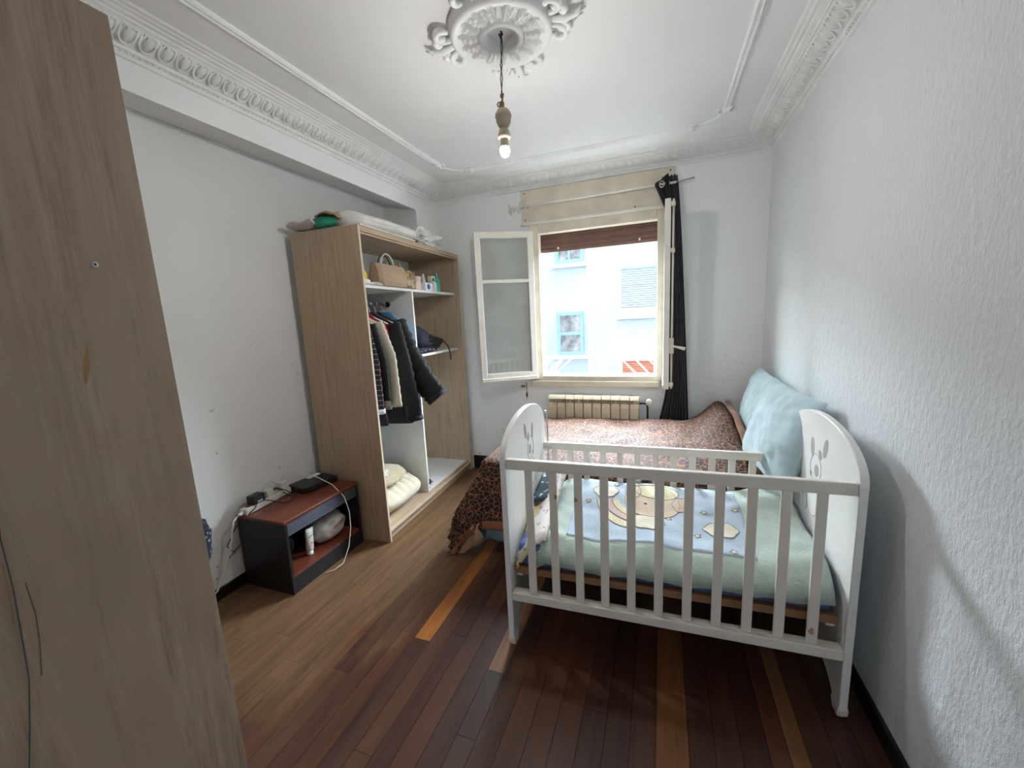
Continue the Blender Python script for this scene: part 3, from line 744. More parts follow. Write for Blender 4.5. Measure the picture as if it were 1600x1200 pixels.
build('front_rail', B(x0, x1, 0.006, 0.032, 0.862, 0.908), 'crib_white', cb, False, bevel=0.004, seg=2)
build('front_rail', B(x0, x1, 0.000, 0.045, 0.243, 0.284), 'crib_white', cb, False, bevel=0.004, seg=2)
for k in range(11):
    x = 0.109+k*0.1046
    build('bar', B(x-0.017, x+0.017, 0.012, 0.027, 0.284, 0.862), 'crib_white', cb, False, bevel=0.003)
for bx_i, z_, yy_, rr in ((1, 0.755, 0.0117, 0.007), (2, 0.752, 0.0117, 0.007), (10, 0.335, 0.0117, 0.009)):
    xx = 0.109+bx_i*0.1046+(0.010 if bx_i == 1 else (-0.010 if bx_i == 2 else -0.004))
    build('chipped_paint', MB().poly([(xx+rr*math.cos(t)*(1+0.4*math.sin(3*t+bx_i)), yy_, z_+1.6*rr*math.sin(t)) for t in [2*PI*k/10 for k in range(10)]], (0, 0.0006, 0)), 'tan_lining', cb, False)
yb_ = CD-0.035
br = build('back_rail', B(x0, x1-0.004, yb_, yb_+0.024, 0.735, 0.778), 'crib_white', cb, False, bevel=0.004, seg=2)
build('rail_cap', MB().lathe([(0.020, yb_-0.006), (0.020, yb_+0.002)], (x1-0.03, 0, 0.757), 16, 'Y'), 'white_plastic', br, False, smooth=True)
build('rail_cap', MB().lathe([(0.020, yb_-0.006), (0.020, yb_+0.002)], (x0+0.03, 0, 0.757), 16, 'Y'), 'white_plastic', br, False, smooth=True)
build('back_rail', B(x0, x1-0.004, yb_, yb_+0.024, 0.14, 0.18), 'crib_white', cb, False, bevel=0.004)
for k in range(13):
    x = 0.075+k*0.0925
    build('bar', B(x-0.016, x+0.016, yb_+0.005, yb_+0.019, 0.18, 0.735), 'crib_white', cb, False, bevel=0.002)
for x in (x0+0.010, x1-0.010):
    sx_ = -1 if x > 0.5 else 1
    build('slide_rod', MB().tube([(x+sx_*0.012, yb_+0.012, 0.10), (x+sx_*0.012, yb_+0.012, 0.945), (x+sx_*0.006, yb_+0.012, 0.960), (x-sx_*0.008, yb_+0.012, 0.962)], 0.005, 8), 'metal', cb, False, smooth=True)
build('base_board', B(x0+0.004, x1-0.004, 0.055, CD-0.05, 0.345, 0.378), 'board_brown', cb, False, bevel=0.002)
for x in (x0, x1-0.03):
    build('base_bracket', B(x, x+0.03, 0.08, 0.20, 0.315, 0.345), 'crib_white', cb, False, bevel=0.004)
# grey rabbit outlines printed on the inside of the two end panels
def decal(parent, x, pts, mat, name='rabbit_print', nx=1):
    build(name, MB().poly([(x, y, z) for y, z in pts], (0.0008*nx, 0, 0)), mat, parent, False)
def ell(cy_, cz_, a, b, rot=0.0, n=18): return [(cy_+a*math.cos(t)*math.cos(rot)-b*math.sin(t)*math.sin(rot), cz_+a*math.cos(t)*math.sin(rot)+b*math.sin(t)*math.cos(rot)) for t in [2*PI*k/n for k in range(n)]]
def outline(parent, x, pts, name='rabbit_print'):
    build(name, MB().tube([(x, y, z) for y, z in pts+[pts[0]]], 0.0014, 4), 'sticker_grey', parent, False)
for (pn, x, nx, mir) in ((ep0, 0.0132, 1, 1), (ep1, CL-0.0132, -1, 1)):
    c = 0.36 if nx > 0 else 0.33
    up = 0.0 if nx > 0 else -0.01
    decal(pn, x, ell(c-0.05, 0.945+up, 0.018, 0.042, 0.25), 'sticker_grey', nx=nx)
    decal(pn, x, ell(c-0.005, 0.905+up, 0.014, 0.022, -0.5), 'sticker_grey', nx=nx)
    decal(pn, x, ell(c+0.075, 0.915+up, 0.018, 0.042, -0.15), 'sticker_grey', nx=nx)
    outline(pn, x, ell(c+0.03, 0.835+up, 0.055, 0.062))
    decal(pn, x, ell(c+0.02, 0.83+up, 0.020, 0.026), 'sticker_grey', nx=nx)
    decal(pn, x, ell(c+0.075, 0.80+up, 0.012, 0.012), 'sticker_grey', nx=nx)
    outline(pn, x, ell(c+0.04, 0.70+up, 0.06, 0.075))
    outline(pn, x, ell(c-0.06, 0.66+up, 0.025, 0.04, 0.4))
    outline(pn, x, ell(c+0.12, 0.66+up, 0.025, 0.04, -0.4))
# ---- mattress, blankets in the crib
cw = TM[cb]
def crib_thing(name, label, cat, x, y, z):
    p = cw @ Vector((x, y, z)); o = thing(name, label, cat, tuple(p), 0.030); return o
mt = MB()
build('crib_mattress', B(-0.60, 0.60, -0.285, 0.285, 0.0, 0.11), 'mattress_blue', crib_thing('crib_mattress_root', None, None, 0, 0, 0), False) if False else None
cm = build('crib_mattress', B(-0.603, 0.603, -0.285, 0.285, 0.0, 0.105), 'mattress_blue', bevel=0.02, seg=3, label='blue patterned crib mattress under the mint blanket', cat='mattress')
cm.matrix_world = cw @ Matrix.Translation((CL/2, 0.352, 0.379)); TM[cm] = cm.matrix_world.copy()
# blanket: height field over the mattress, draped in front
def bl_top(u, v):
    """u 0..1 along the length, v 0..1 front to back: heap rises to the back and the right"""
    z = 0.515+0.055*v
    z += 0.030*math.exp(-((u-0.93)/0.10)**2)*(0.4+v)
    z += 0.018*noise.noise(Vector((u*5, v*3, 0.3)))+0.007*noise.noise(Vector((u*14, v*9, 2.0)))
    z -= 0.05*max(0, 0.06-u)/0.06
    return z
bx0, bx1, by0, by1 = 0.095, 1.225, 0.065, 0.635
def bl_pt(u, v, lift=0.0):
    # v < 0 hangs over the front edge
    x = bx0+(bx1-bx0)*u
    if v >= 0:
        return Vector((x, by0+(by1-by0)*v, bl_top(u, v)+lift-0.035*max(0, 0.12-v)**2/0.0144))
    h = -v
    bulge = 0.020*math.sin(min(1, h/0.15)*PI)
    zz = bl_top(u, 0)-0.035-h
    hem = 0.006*math.sin(u*40)+0.012*noise.noise(Vector((u*6, 0, 5)))
    return Vector((x+0.02*(u-0.5)*h/0.15, by0-0.004-bulge*0.6-lift, zz+hem*h/0.15))
def bl_grid(u0, u1, v0, v1, nu, nv, lift): return MB().grid(nu, nv, lambda a, b: bl_pt(u0+(u1-u0)*a, v0+(v1-v0)*b, lift))
bk = build('baby_blanket', bl_grid(0, 1, -0.066, 1.0, 60, 44, 0), 'mint', None, smooth=True, solid=0.012, label='mint green baby blanket with a pale blue bear print in the crib', cat='blanket')
bk.matrix_world = cw; TM[bk] = cw.copy()
build('blue_panel', bl_grid(0.13, 0.80, 0.10, 0.97, 44, 28, 0.0075), 'sky_blue', bk, False, smooth=True, solid=0.002)
def patch(pts, lift, mat, name):
    c = (sum(p[0] for p in pts)/len(pts), sum(p[1] for p in pts)/len(pts)); n = len(pts); m = MB()
    R = 5; m.v.append(tuple(bl_pt(c[0], c[1], lift)))
    for r in range(1, R+1):
        for p in pts: m.v.append(tuple(bl_pt(c[0]+(p[0]-c[0])*r/R, c[1]+(p[1]-c[1])*r/R, lift)))
    for i in range(n): m.f.append((0, 1+i, 1+(i+1) % n))
    for r in range(R-1):
        for i in range(n): a = 1+r*n+i; b = 1+r*n+(i+1) % n; m.f.append((a, a+n, b+n, b))
    build(name, m, mat, bk, False, smooth=True)
    build(name+'_outline', MB().tube([tuple(bl_pt(p[0], p[1], lift+0.0002)) for p in pts+[pts[0]]], 0.0012, 4), 'print_line', bk, False)
def eu(cu, cv, a, b, rot=0, wob=0, n=26, ph=0): 
    return [(cu+(a*math.cos(t)*math.cos(rot)-b*math.sin(t)*math.sin(rot))*(1+wob*math.cos(6*t+ph)), cv+(a*math.cos(t)*math.sin(rot)*2+b*math.sin(t)*math.cos(rot))*(1+wob*math.cos(6*t+ph))) for t in [2*PI*k/n for k in range(n)]]
patch(eu(0.455, 0.70, 0.115, 0.26), 0.0100, 'print_bear', 'bear_print')
patch(eu(0.475, 0.86, 0.095, 0.11), 0.0105, 'print_yellow', 'hood_print')
patch(eu(0.575, 0.70, 0.035, 0.10, 0, 0.08), 0.0106, 'print_bear', 'paw_print')
patch(eu(0.375, 0.83, 0.035, 0.10), 0.0106, 'print_bear', 'ear_print')
for cu_, cv_ in ((0.43, 0.66), (0.475, 0.66)): patch(eu(cu_, cv_, 0.006, 0.010), 0.0115, 'print_line', 'eye_print')
for k, (mt_, r) in enumerate((('print_yellow', 0.20), ('print_pink', 0.165), ('print_yellow', 0.135))):
    pts = [(0.42-r*math.cos(t), 0.72-2.0*r*math.sin(t)*1.2) for t in [0.15+1.15*j/12 for j in range(13)]]
    inn = [(0.42-(r-0.03)*math.cos(t), 0.72-2.0*(r-0.03)*math.sin(t)*1.2) for t in [0.15+1.15*j/12 for j in range(13)]]
    m = MB(); k0 = 0
    for a, b in zip(pts, inn): m.v += [tuple(bl_pt(a[0], a[1], 0.0108)), tuple(bl_pt(b[0], b[1], 0.0108))]
    for j in range(12): m.f.append((2*j, 2*j+2, 2*j+3, 2*j+1))
    build('rainbow_print', m, mt_, bk, False, smooth=True)
    build('rainbow_print_outline', MB().tube([tuple(bl_pt(a, b, 0.011)) for a, b in pts], 0.0018, 4), 'print_line', bk, False)
patch(eu(0.255, 0.80, 0.055, 0.10, 0, 0.07), 0.0112, 'print_cream', 'cloud_print')
patch(eu(0.435, 0.36, 0.065, 0.10, 0, 0.07), 0.0112, 'print_cream', 'cloud_print')
patch(eu(0.705, 0.38, 0.060, 0.09, 0, 0.07), 0.0112, 'print_cream', 'cloud_print')
for cu_, cv_ in ((0.185, 0.62), (0.30, 0.93), (0.52, 0.46), (0.62, 0.30), (0.73, 0.14), (0.66, 0.62), (0.78, 0.66)):
    patch([(cu_+(0.014 if j % 2 else 0.007)*math.cos(j*PI/5), cv_+(0.028 if j % 2 else 0.014)*math.sin(j*PI/5)) for j in range(10)], 0.0100, 'print_yellow', 'star_print')
# folded bedding at the left end of the crib
fq = MB().grid(10, 16, lambda a, b: (0.024+0.135*a, 0.06+0.58*b, 0.50+0.085*a*(0.35+b)-0.10*(1-a)**2*(1-b*0.6)+0.01*noise.noise(Vector((a*4, b*6, 1)))+0.06*b))
q = build('folded_quilt', fq, 'floral_quilt', None, smooth=True, solid=0.03, label='white floral quilt folded at the left end of the crib', cat='quilt'); q.matrix_world = cw
fq = MB().grid(8, 12, lambda a, b: (0.020+0.075*a, 0.05+0.30*b, 0.485-0.085*(1-a)*(1-b)+0.03*a+0.06*b))
q = build('spotted_sheet', fq, 'giraffe_print', None, smooth=True, solid=0.015, label='cream sheet with brown animal spots in the crib corner', cat='sheet'); q.matrix_world = cw @ Matrix.Translation((0, 0, -0.028))
fq = MB().grid(6, 10, lambda a, b: (0.020+0.09*a, 0.36+0.27*b, 0.555+0.02*a+0.045*b+0.008*noise.noise(Vector((a*4, b*6, 4)))))
q = build('folded_throw', fq, 'zebra_print', None, smooth=True, solid=0.022, label='dark blue patterned throw at the left end of the crib', cat='throw'); q.matrix_world = cw
# ================================================================== BED
bx0_, bx1_, byy0, byy1, bz = -1.05, 0.70, 2.30, 3.40, 0.56
bed = thing('bed', 'single bed along the right wall under the leopard print bedspread', 'bed', (-0.18, 2.85, 0))
build('base', B(bx0_+0.03, bx1_-0.02, byy0+0.03, byy1-0.02, 0.16, 0.30), 'board_brown', bed, bevel=0.01)
build('mattress', B(bx0_, bx1_, byy0, byy1, 0.30, bz), 'sheet_blue', bed, bevel=0.05, seg=4)
for x in (bx0_+0.1, bx1_-0.1):
    for y in (byy0+0.1, byy1-0.1): build('leg', MB().lathe([(0.025, 0.0), (0.03, 0.16)], (x, y, 0), 12), 'black_wood', bed, smooth=True)
def drape(sx, sy, top, ex0, ey0, flare, amp, seed, diag=0.42):
    """cloth point: (sx, sy) flat cloth coords; hangs past the foot edge ex0 and the front edge ey0"""
    ox, oy = max(0.0, ex0-sx), max(0.0, ey0-sy)
    d = math.hypot(ox, oy)
    px, py = max(sx, ex0), max(sy, ey0)
    z = top
    if d > 0:
        ux, uy = ox/d, oy/d
        rnd = 0.05
        a = min(d/rnd, PI/2)
        h = rnd*math.sin(a); dz = rnd*(1-math.cos(a))
        if d > rnd*PI/2:
            ext = d-rnd*PI/2; dz += ext*0.97; h += ext*(flare+diag*2*ux*uy)*(1+0.5*noise.noise(Vector((sx*3, sy*3, seed)))*1.0)
            wv = amp*math.sin((px*ux*0+sx*uy+sy*ux)*17+seed)*min(1, ext/0.3)
            h += wv
        px -= ux*h; py -= uy*h; z -= dz
    return Vector((px, py, z))
def spread_fn(u, v):
    sx = -1.55+u*(0.47+1.55); sy = 1.845+v*(3.40-1.845)
    # the hem of the front side is pulled up further along the bed
    p = drape(sx, sy, bz+0.035, bx0_, byy0, 0.20, 0.016, 2.0)
    k = max(0, min(1, (sx-bx0_)/0.3))*max(0, min(1, (sy-byy0)/0.2))
    r = noise.noise(Vector((sx*3.2, sy*3.2, 1)))*0.026+noise.noise(Vector((sx*8, sy*7, 3)))*0.013+noise.noise(Vector((sx*17, sy*15, 3)))*0.005
    rise = 0.05*max(0, sx+0.2)/0.67
    hump = 0.13*math.exp(-((sx-0.42)/0.10)**2)*max(0, min(1, (sy-2.55)/0.5))
    p.z += k*(r+rise+hump+0.01)
    p.z = max(p.z, 0.012)
    return p
bs = build('bedspread', MB().grid(90, 70, spread_fn), 'leopard', None, smooth=True, solid=0.016, label='leopard print plush bedspread draped over the bed to the floor', cat='bedspread')
# brown underside showing where the top edge folds back by the pillows, and along the hem
def fold(u, v):
    sy = 2.32+1.05*v; p = spread_fn((0.455+1.55)/2.02, (sy-1.845)/1.555)
    return Vector((p.x+0.012+0.075*u, p.y, p.z+0.022-0.11*u*u+0.02*math.sin(PI*u)+0.006*noise.noise(Vector((sy*9, u, 0)))))
build('folded_edge', MB().grid(6, 40, fold), 'underside_brown', bs, smooth=True, solid=0.012)
def hemf(u, v):
    # binding along the hem, from the foot side round the corner to the front
    s = u*1.9
    if s < 0.95: sx, sy = -1.55, 2.795-s
    else: sx, sy = -1.55+(s-0.95), 1.845
    a = spread_fn((sx+1.55)/2.02, (sy-1.845)/1.555); b = spread_fn(min(1, max(0, (sx+1.55+(0.05 if s < 0.95 else 0))/2.02)), (sy-1.845+(0.05 if s >= 0.95 else 0))/1.555)
    d = (a-b); p = b+d*(1.0-v)*1.02
    out = Vector((-0.010 if s < 0.95 else 0, -0.010 if s >= 0.95 else 0, 0.0))
    return p+out
build('hem_binding', MB().grid(70, 3, hemf), 'underside_brown', bs, smooth=True, solid=0.006)
# tan lining showing at the hanging corner
def corner(u, v):
    a = spread_fn(0.02+0.16*u, 0.0+0.20*v)
    k = 1-0.4*u
    return Vector((a.x+0.035+0.03*u, a.y+0.012, max(0.010, a.z*0.85-0.02+0.02*math.sin(v*7))))
build('lining_corner', MB().grid(12, 12, corner), 'tan_lining', bs, smooth=True, solid=0.012)
# pale blue sheet hanging below the bedspread
def sheet_fn(u, v):
    sx = -1.30+u*1.76; sy = 1.79+v*0.8
    p = drape(sx, sy, bz+0.005, bx0_+0.01, byy0+0.01, 0.10, 0.012, 5.0, 0.18); p.z = max(p.z, 0.035+0.02*math.sin(sx*9)); return p
build('bed_sheet', MB().grid(60, 26, sheet_fn), 'sheet_blue', None, smooth=True, solid=0.004, label='pale blue sheet hanging below the leopard bedspread', cat='sheet')
# pillows
def pillow(name, label, c, ex, ey, ez, w_, h_, t_, seed):
    B4 = basis(c, ex, ey, ez); m = MB()
    def half(sg):
        def fn(a, b):
            x, y = a*2-1, b*2-1
            pin = 1-0.10*(x*x*y*y)**0.5
            pin2 = 1-0.06*(1-abs(x)**2)*abs(y)**3-0.06*(1-abs(y)**2)*abs(x)**3
            pr = max(0, (1-abs(x)**2.4)*(1-abs(y)**2.4))**0.55
            n = noise.noise(Vector((x*2, y*2, seed)))*0.20+noise.noise(Vector((x*6+y*4, y*5-x*2, seed+3)))*0.13+noise.noise(Vector((x*3+y*11, y*3, seed+6)))*0.08*abs(y)
            return B4 @ Vector((x*w_/2*pin2, y*h_/2*pin2, sg*t_/2*pr*(1+n)))
        return fn
    m.grid(40, 32, half(1)); m.grid(40, 32, half(-1))
    return build(name, m, 'pillow_blue', None, smooth=True, label=label, cat='pillow', group='pale blue pillows against the right wall')
pillow('pillow', 'pale blue pillow in the corner behind the other pillow', (0.615, 3.01, 0.865), (0.03, 0.99, 0.02), (0.25, 0.0, 0.95), (-0.95, 0.03, 0.25), 0.60, 0.43, 0.15, 1)
pillow('pillow', 'wrinkled pale blue pillow leaning on the right wall nearest the crib', (0.575, 2.34, 0.862), (0.12, -0.99, -0.05), (0.32, 0.09, 0.94), (-0.94, -0.10, 0.32), 0.60, 0.47, 0.17, 5)
# ================================================================== CURTAIN AND ROD
rodz = 2.446; ry_ = 3.45
rod = thing('curtain_rod', 'thin white curtain rod above the window with a broken twig finial', 'curtain rod', (-0.5, ry_, rodz))
build('pole', MB().tube([(-1.14, ry_, rodz-0.012), (0.10, ry_, rodz)], 0.0085, 10), 'white_paint', rod, smooth=True)
build('pole_end', MB().tube([(0.10, ry_, rodz), (0.225, ry_, rodz+0.012)], 0.006, 10), 'metal', rod, smooth=True)
fin = MB(); random.seed(3)
build('finial', MB().lathe([(0.010, -1.14), (0.014, -1.15), (0.008, -1.17), (0.016, -1.19), (0.004, -1.24)], (0, ry_, rodz-0.012), 10, 'X'), 'white_plastic', rod, smooth=True)
for k in range(14):
    x = -1.08-k*0.012; a = random.uniform(0, 2*PI); r = random.uniform(0.035, 0.07)
    build('finial_twig', MB().tube([(x, ry_, rodz-0.012), (x-0.012, ry_+r*0.5*math.cos(a), rodz-0.012+r*0.5*math.sin(a)), (x-0.006, ry_+r*math.cos(a), rodz-0.012+r*math.sin(a))], 0.0045, 5), 'label_grey', rod)
for x in (-1.09, 0.07):
    build('bracket', MB().tube([(x, ry_, rodz-0.008), (x, YB-0.024, rodz-0.008)], 0.006, 6), 'metal', rod)
cu_ = thing('curtain', 'black curtain bunched at the right side of the window', 'curtain', (0.12, ry_, 0))
def curt(u, v):
    # u across the folds, v from top to bottom
    z = 2.505-v*(2.505-0.36)
    left = 0.0+0.055*min(1, v*6); right = 0.108+0.125*v**0.8
    if v > 0.72: left -= 0.13*((v-0.72)/0.28)**1.5
    x = left+(right-left)*u
    y = 3.475+0.028*math.sin(u*PI*9+0.6*math.sin(v*5))*(0.7+0.3*v)+0.006*noise.noise(Vector((u*6, v*6, 0)))
    return (x, y-0.02*v*(1-u), z)
build('cloth', MB().grid(60, 36, curt), 'curtain', cu_, smooth=True, solid=0.003)
def flap(u, v):
    a = Vector((-0.065, 3.445, 2.44+0.07*u))
    top = Vector((-0.055+0.10*u, 3.445-0.012*math.sin(u*9), 2.45+0.065*u)); bot = Vector((0.045+0.02*u, 3.44-0.014*math.sin(u*9), 2.21+0.05*u))
    return top+(bot-top)*v
build('header_flap', MB().grid(14, 10, flap), 'curtain', cu_, smooth=True, solid=0.003)
gr = MB(); gr.tube([(0.0+0.022*math.cos(t)*0.8, 3.425, rodz+0.022*math.sin(t)-0.008) for t in [2*PI*k/16 for k in range(17)]], 0.004, 6)
build('eyelet', gr, 'metal', cu_, smooth=True)
# ================================================================== CEILING ROSE AND LAMP
rc = (-0.64, 1.785)
ro = thing('ceiling_rose', 'ornate white plaster rose with leaves and scrolls around the lamp wire', 'ceiling rose', (rc[0], rc[1], ZC))
prof = [(0.0, ZC-0.012), (0.058, ZC-0.012), (0.062, ZC-0.022), (0.072, ZC-0.045), (0.086, ZC-0.050), (0.094, ZC-0.044), (0.098, ZC-0.028), (0.150, ZC-0.026), (0.180, ZC-0.034), (0.190, ZC-0.044), (0.202, ZC-0.046), (0.212, ZC-0.036), (0.216, ZC-0.012), (0.220, ZC)]
build('disc', MB().lathe(prof+[(0.0005, ZC)], (rc[0], rc[1], 0), 48), 'plaster', ro, smooth=True)
pet = MB(); rings = []
for k in range(8):
    u = k/7; r = 0.100+0.080*u; wd = 0.006+0.011*math.sin(PI*min(1, 0.15+u*0.8)); z = -0.030-0.014*math.sin(PI*(0.15+0.85*u))-(0.006 if k % 2 else 0)
    rings.append([(r, -wd, -0.026), (r, -wd*0.6, z), (r, 0, z+0.006), (r, wd*0.6, z), (r, wd, -0.026)])
pet.rings(rings, cap=False, closed=False)
pme = pet.mesh('petal'); fixn(pme); pme.materials.append(M['plaster'])
for k in range(30):
    o = bpy.data.objects.new('petal', pme); COL.objects.link(o); o.parent = ro
    o.matrix_basis = Matrix.Rotation(2*PI*k/30, 4, 'Z') @ Matrix.Diagonal((1, 1, 1.15 if k % 2 else 0.85, 1))
def scroll_part(m, c, r0, turn, a0, z=-0.018):
    pts = []; rs = []
    for j in range(15):
        t = a0+turn*j/14*1.6*PI; r = r0*(1-0.72*j/14)
        pts.append((c[0]+r*math.cos(t), c[1]+r*math.sin(t), z-0.008*math.sin(PI*j/14))); rs.append(0.010+0.004*math.sin(PI*j/14))
    m.tube(pts, 0.01, 6, rs=rs)
for q in range(4):
    Rq = Matrix.Rotation(q*PI/2+0.04, 4, 'Z')
    for sg in (-1, 1):
        m = MB(); scroll_part(m, (0.225, sg*0.085), 0.050, sg*1, -sg*0.6*PI)
        o = build('scroll', m, 'plaster', ro, False, smooth=True); o.matrix_basis = Rq
        m = MB(); scroll_part(m, (0.262, sg*0.045), 0.030, -sg*1, sg*0.9*PI)
        o = build('scroll', m, 'plaster', ro, False, smooth=True); o.matrix_basis = Rq
    m = MB()
    m.tube([(0.22, 0, -0.02), (0.27, 0, -0.03), (0.32, 0, -0.022), (0.355, 0, -0.008)], 0.01, 6, rs=[0.016, 0.020, 0.012, 0.003], flat=0.7)
    for sg in (-1, 1): m.tube([(0.30, 0, -0.02), (0.325, sg*0.012, -0.024), (0.338, sg*0.026, -0.012)], 0.006, 5, rs=[0.008, 0.007, 0.003])
    o = build('palmette', m, 'plaster', ro, False, smooth=True); o.matrix_basis = Rq
lx, ly = -0.652, 1.80
lam = thing('pendant_bulb', 'lit bare bulb in a beige holder hanging on twisted brown wires', 'lamp', (lx, ly, 2.2))
for sg in (-1, 1):
    build('wire', MB().tube([(lx+0.012, ly-0.012, 2.690), (lx+0.008+sg*0.004, ly, 2.63), (lx+0.002-sg*0.004, ly, 2.57), (lx+sg*0.005, ly, 2.52), (lx-0.002-sg*0.002, ly, 2.46), (lx, ly, 2.395)], 0.0022, 6), 'wire_brown', lam, smooth=True)
build('hook', MB().tube([(lx+0.012, ly-0.012, 2.69), (lx+0.018, ly-0.012, 2.675), (lx+0.008, ly-0.012, 2.665), (lx+0.004, ly-0.012, 2.68)], 0.004, 6), 'dark_metal', lam)
build('tape', MB().blob((lx-0.002, ly, 2.452), (0.009, 0.009, 0.012), 2, 0.35, 2.5, 1), 'tape_brown', lam)
build('tape', MB().blob((lx-0.004, ly, 2.415), (0.011, 0.010, 0.017), 2, 0.35, 2.5, 2), 'tape_brown', lam)
build('tape_loop', MB().tube([(lx-0.016+0.009*math.cos(t), ly, 2.420+0.009*math.sin(t)) for t in [2*PI*k/12 for k in range(13)]], 0.0025, 5), 'tape_brown', lam)
build('upper_cup', MB().lathe([(0.006, 2.400), (0.024, 2.395), (0.034, 2.380), (0.036, 2.366), (0.033, 2.363), (0.031, 2.345), (0.023, 2.328), (0.012, 2.320)], (lx, ly, 0), 20), 'lampholder', lam, smooth=True)
build('socket', MB().lathe([(0.010, 2.324), (0.021, 2.315), (0.027, 2.297), (0.027, 2.282), (0.024, 2.279), (0.017, 2.279)], (lx, ly, 0), 20), 'lampholder', lam, smooth=True)
bl_ = build('bulb_base', MB().lathe([(0.0165, 2.288), (0.017, 2.262), (0.018, 2.250), (0.0195, 2.243)], (lx, ly, 0), 20), 'lampholder', lam, smooth=True)
build('bulb_globe', MB().lathe([(0.018, 2.245), (0.0205, 2.236), (0.0205, 2.226), (0.017, 2.214), (0.010, 2.207), (0.0005, 2.205)], (lx, ly, 0), 20), 'bulb_glow', bl_, smooth=True)
# ================================================================== CLOTHES ON THE RAIL
WM = TM[wr]
def wloc(p): return tuple(WM @ Vector(p))
def lt(name, label, cat, p, group=None):     # a thing whose parts are given in wardrobe coordinates
    o = thing(name, label, cat, wloc(p), 0.032, group); return o
def lpart(name, mb, mat, parent=None, **k):
    """mesh given in wardrobe coordinates, under parent (or top level)"""
    mb.v = [tuple(WM @ Vector(p)) for p in mb.v]
    return build(name, mb, mat, parent, True, **k)
RX, RZ = -0.27, 1.655
def hanger(y, label, mat):
    h = lt('coat_hanger', label, 'hanger', (RX, y, RZ), 'coat hangers on the wardrobe rail')
    lpart('hook', MB().tube([(RX+0.020*math.cos(t), y, RZ+0.0+0.020*math.sin(t)) for t in [-0.3+k*0.4 for k in range(9)]]+[(RX-0.012, y, RZ-0.02), (RX, y, RZ-0.045), (RX, y, RZ-0.075)], 0.0028, 6), mat, h, smooth=True)
    lpart('shoulder_bar', MB().tube([(RX-0.20, y, RZ-0.150), (RX-0.08, y, RZ-0.095), (RX, y, RZ-0.075), (RX+0.08, y, RZ-0.095), (RX+0.20, y, RZ-0.150)], 0.005, 6), mat, h, smooth=True)
def garment(name, label, cat, y, mat, hem, hw, th, sleeve, seed, neck=0.0, puffy=0.0, r_s=0.05, trim=None):
    g = lt(name, label, cat, (RX, y, hem), 'clothes hanging in the open wardrobe')
    zt = RZ-0.06
    rings = []; n = 28
    zs = [(0, 0.045, 0.6), (0.025, 0.075, 0.8), (0.06, hw*0.62, 0.95), (0.10, hw*0.92, 1.0), (0.16, hw, 1.05)]
    H = zt-hem
    for k in range(1, 15): zs.append((0.16+(H-0.16)*k/14, hw*(1+0.04*math.sin(k*0.9+seed)), 1.05+0.10*k/14))
    for dz, a, tk in zs:
        ring = []
        for j in range(n):
            t = 2*PI*j/n; c, s_ = math.cos(t), math.sin(t)
            f = 1+0.22*math.sin(t*5+seed+dz*3)*min(1, dz/0.25)*(1-puffy)
            q = 1+puffy*0.30*abs(math.sin(dz*PI/0.085))*(1 if dz > 0.1 else 0)
            ex = math.copysign(abs(c)**0.75, c); ey = math.copysign(abs(s_)**0.8, s_)
            ring.append((RX+a*ex+0.008*noise.noise(Vector((dz*6, t, seed))), y+th*0.5*ey*tk*f*q, zt-dz))
        rings.append(ring)
    lpart('body', MB().rings(rings), mat, g, smooth=True)
    for sg, sl in ((1, sleeve), (-1, None)):
        if sl is None: pts = [(RX-hw*0.85, y, zt-0.085), (RX-hw-0.005, y, zt-0.25), (RX-hw+0.0, y, zt-0.50)]; pts[1] = (max(pts[1][0], -0.46), y, pts[1][2]); pts[2] = (max(pts[2][0], -0.46), y, pts[2][2])
        else: pts = sl
        P = []; rs = []; N = 36
        for k in range(N+1):
            u = k/N*(len(pts)-1); i = min(int(u), len(pts)-2); f = u-i
            P.append(Vector(pts[i]).lerp(Vector(pts[i+1]), f)); rs.append(r_s*(1-0.22*k/N)*(1+0.06*math.sin(k*2.1+seed))*(1+puffy*0.22*abs(math.sin(k*PI/4))))
        for _ in range(2): P = [P[0]]+[(P[k-1]+P[k]*2+P[k+1])/4 for k in range(1, N)]+[P[-1]]
        o = lpart('sleeve', MB().tube(P, r_s, 14, rs=rs, up=(0, 1, 0), flat=0.52), mat, g, smooth=True)
        if sl is not None and trim: 
            d = (P[-1]-P[-3]).normalized()
            lpart('cuff', MB().tube([P[-1]-d*0.012, P[-1]+d*0.022], r_s*0.8, 14, up=(0, 1, 0), flat=0.8), trim, o, smooth=True)
    return g
ys = [0.085, 0.150, 0.225, 0.310, 0.385, 0.455, 0.555]
garment('plaid_shirt', 'dark plaid shirt with red and white lines at the left of the rail', 'shirt', ys[0], 'plaid', 0.83, 0.19, 0.05, [(-0.10, ys[0], 1.50), (-0.05, ys[0]+0.005, 1.25), (-0.045, ys[0]+0.01, 0.92)], 1, r_s=0.045, trim='white_cloth')
garment('black_cardigan', 'black cardigan hanging between the plaid shirt and cream coat', 'cardigan', ys[1], 'black_cloth', 0.80, 0.23, 0.06, [(-0.10, ys[1], 1.50), (-0.035, ys[1], 1.25), (-0.03, ys[1], 0.98)], 2, r_s=0.048)
garment('cream_coat', 'cream fleece coat hanging on the wardrobe rail', 'coat', ys[2], 'cream_cloth', 0.90, 0.225, 0.06, [(-0.10, ys[2], 1.51), (-0.015, ys[2], 1.28), (0.005, ys[2], 0.92)], 3, r_s=0.05)
garment('red_sweater', 'red sweater tucked between the cream coat and the black jackets', 'sweater', ys[3], 'red_cloth', 1.05, 0.20, 0.055, [(-0.13, ys[3], 1.52), (-0.12, ys[3], 1.40), (-0.14, ys[3], 1.20)], 4, r_s=0.035)
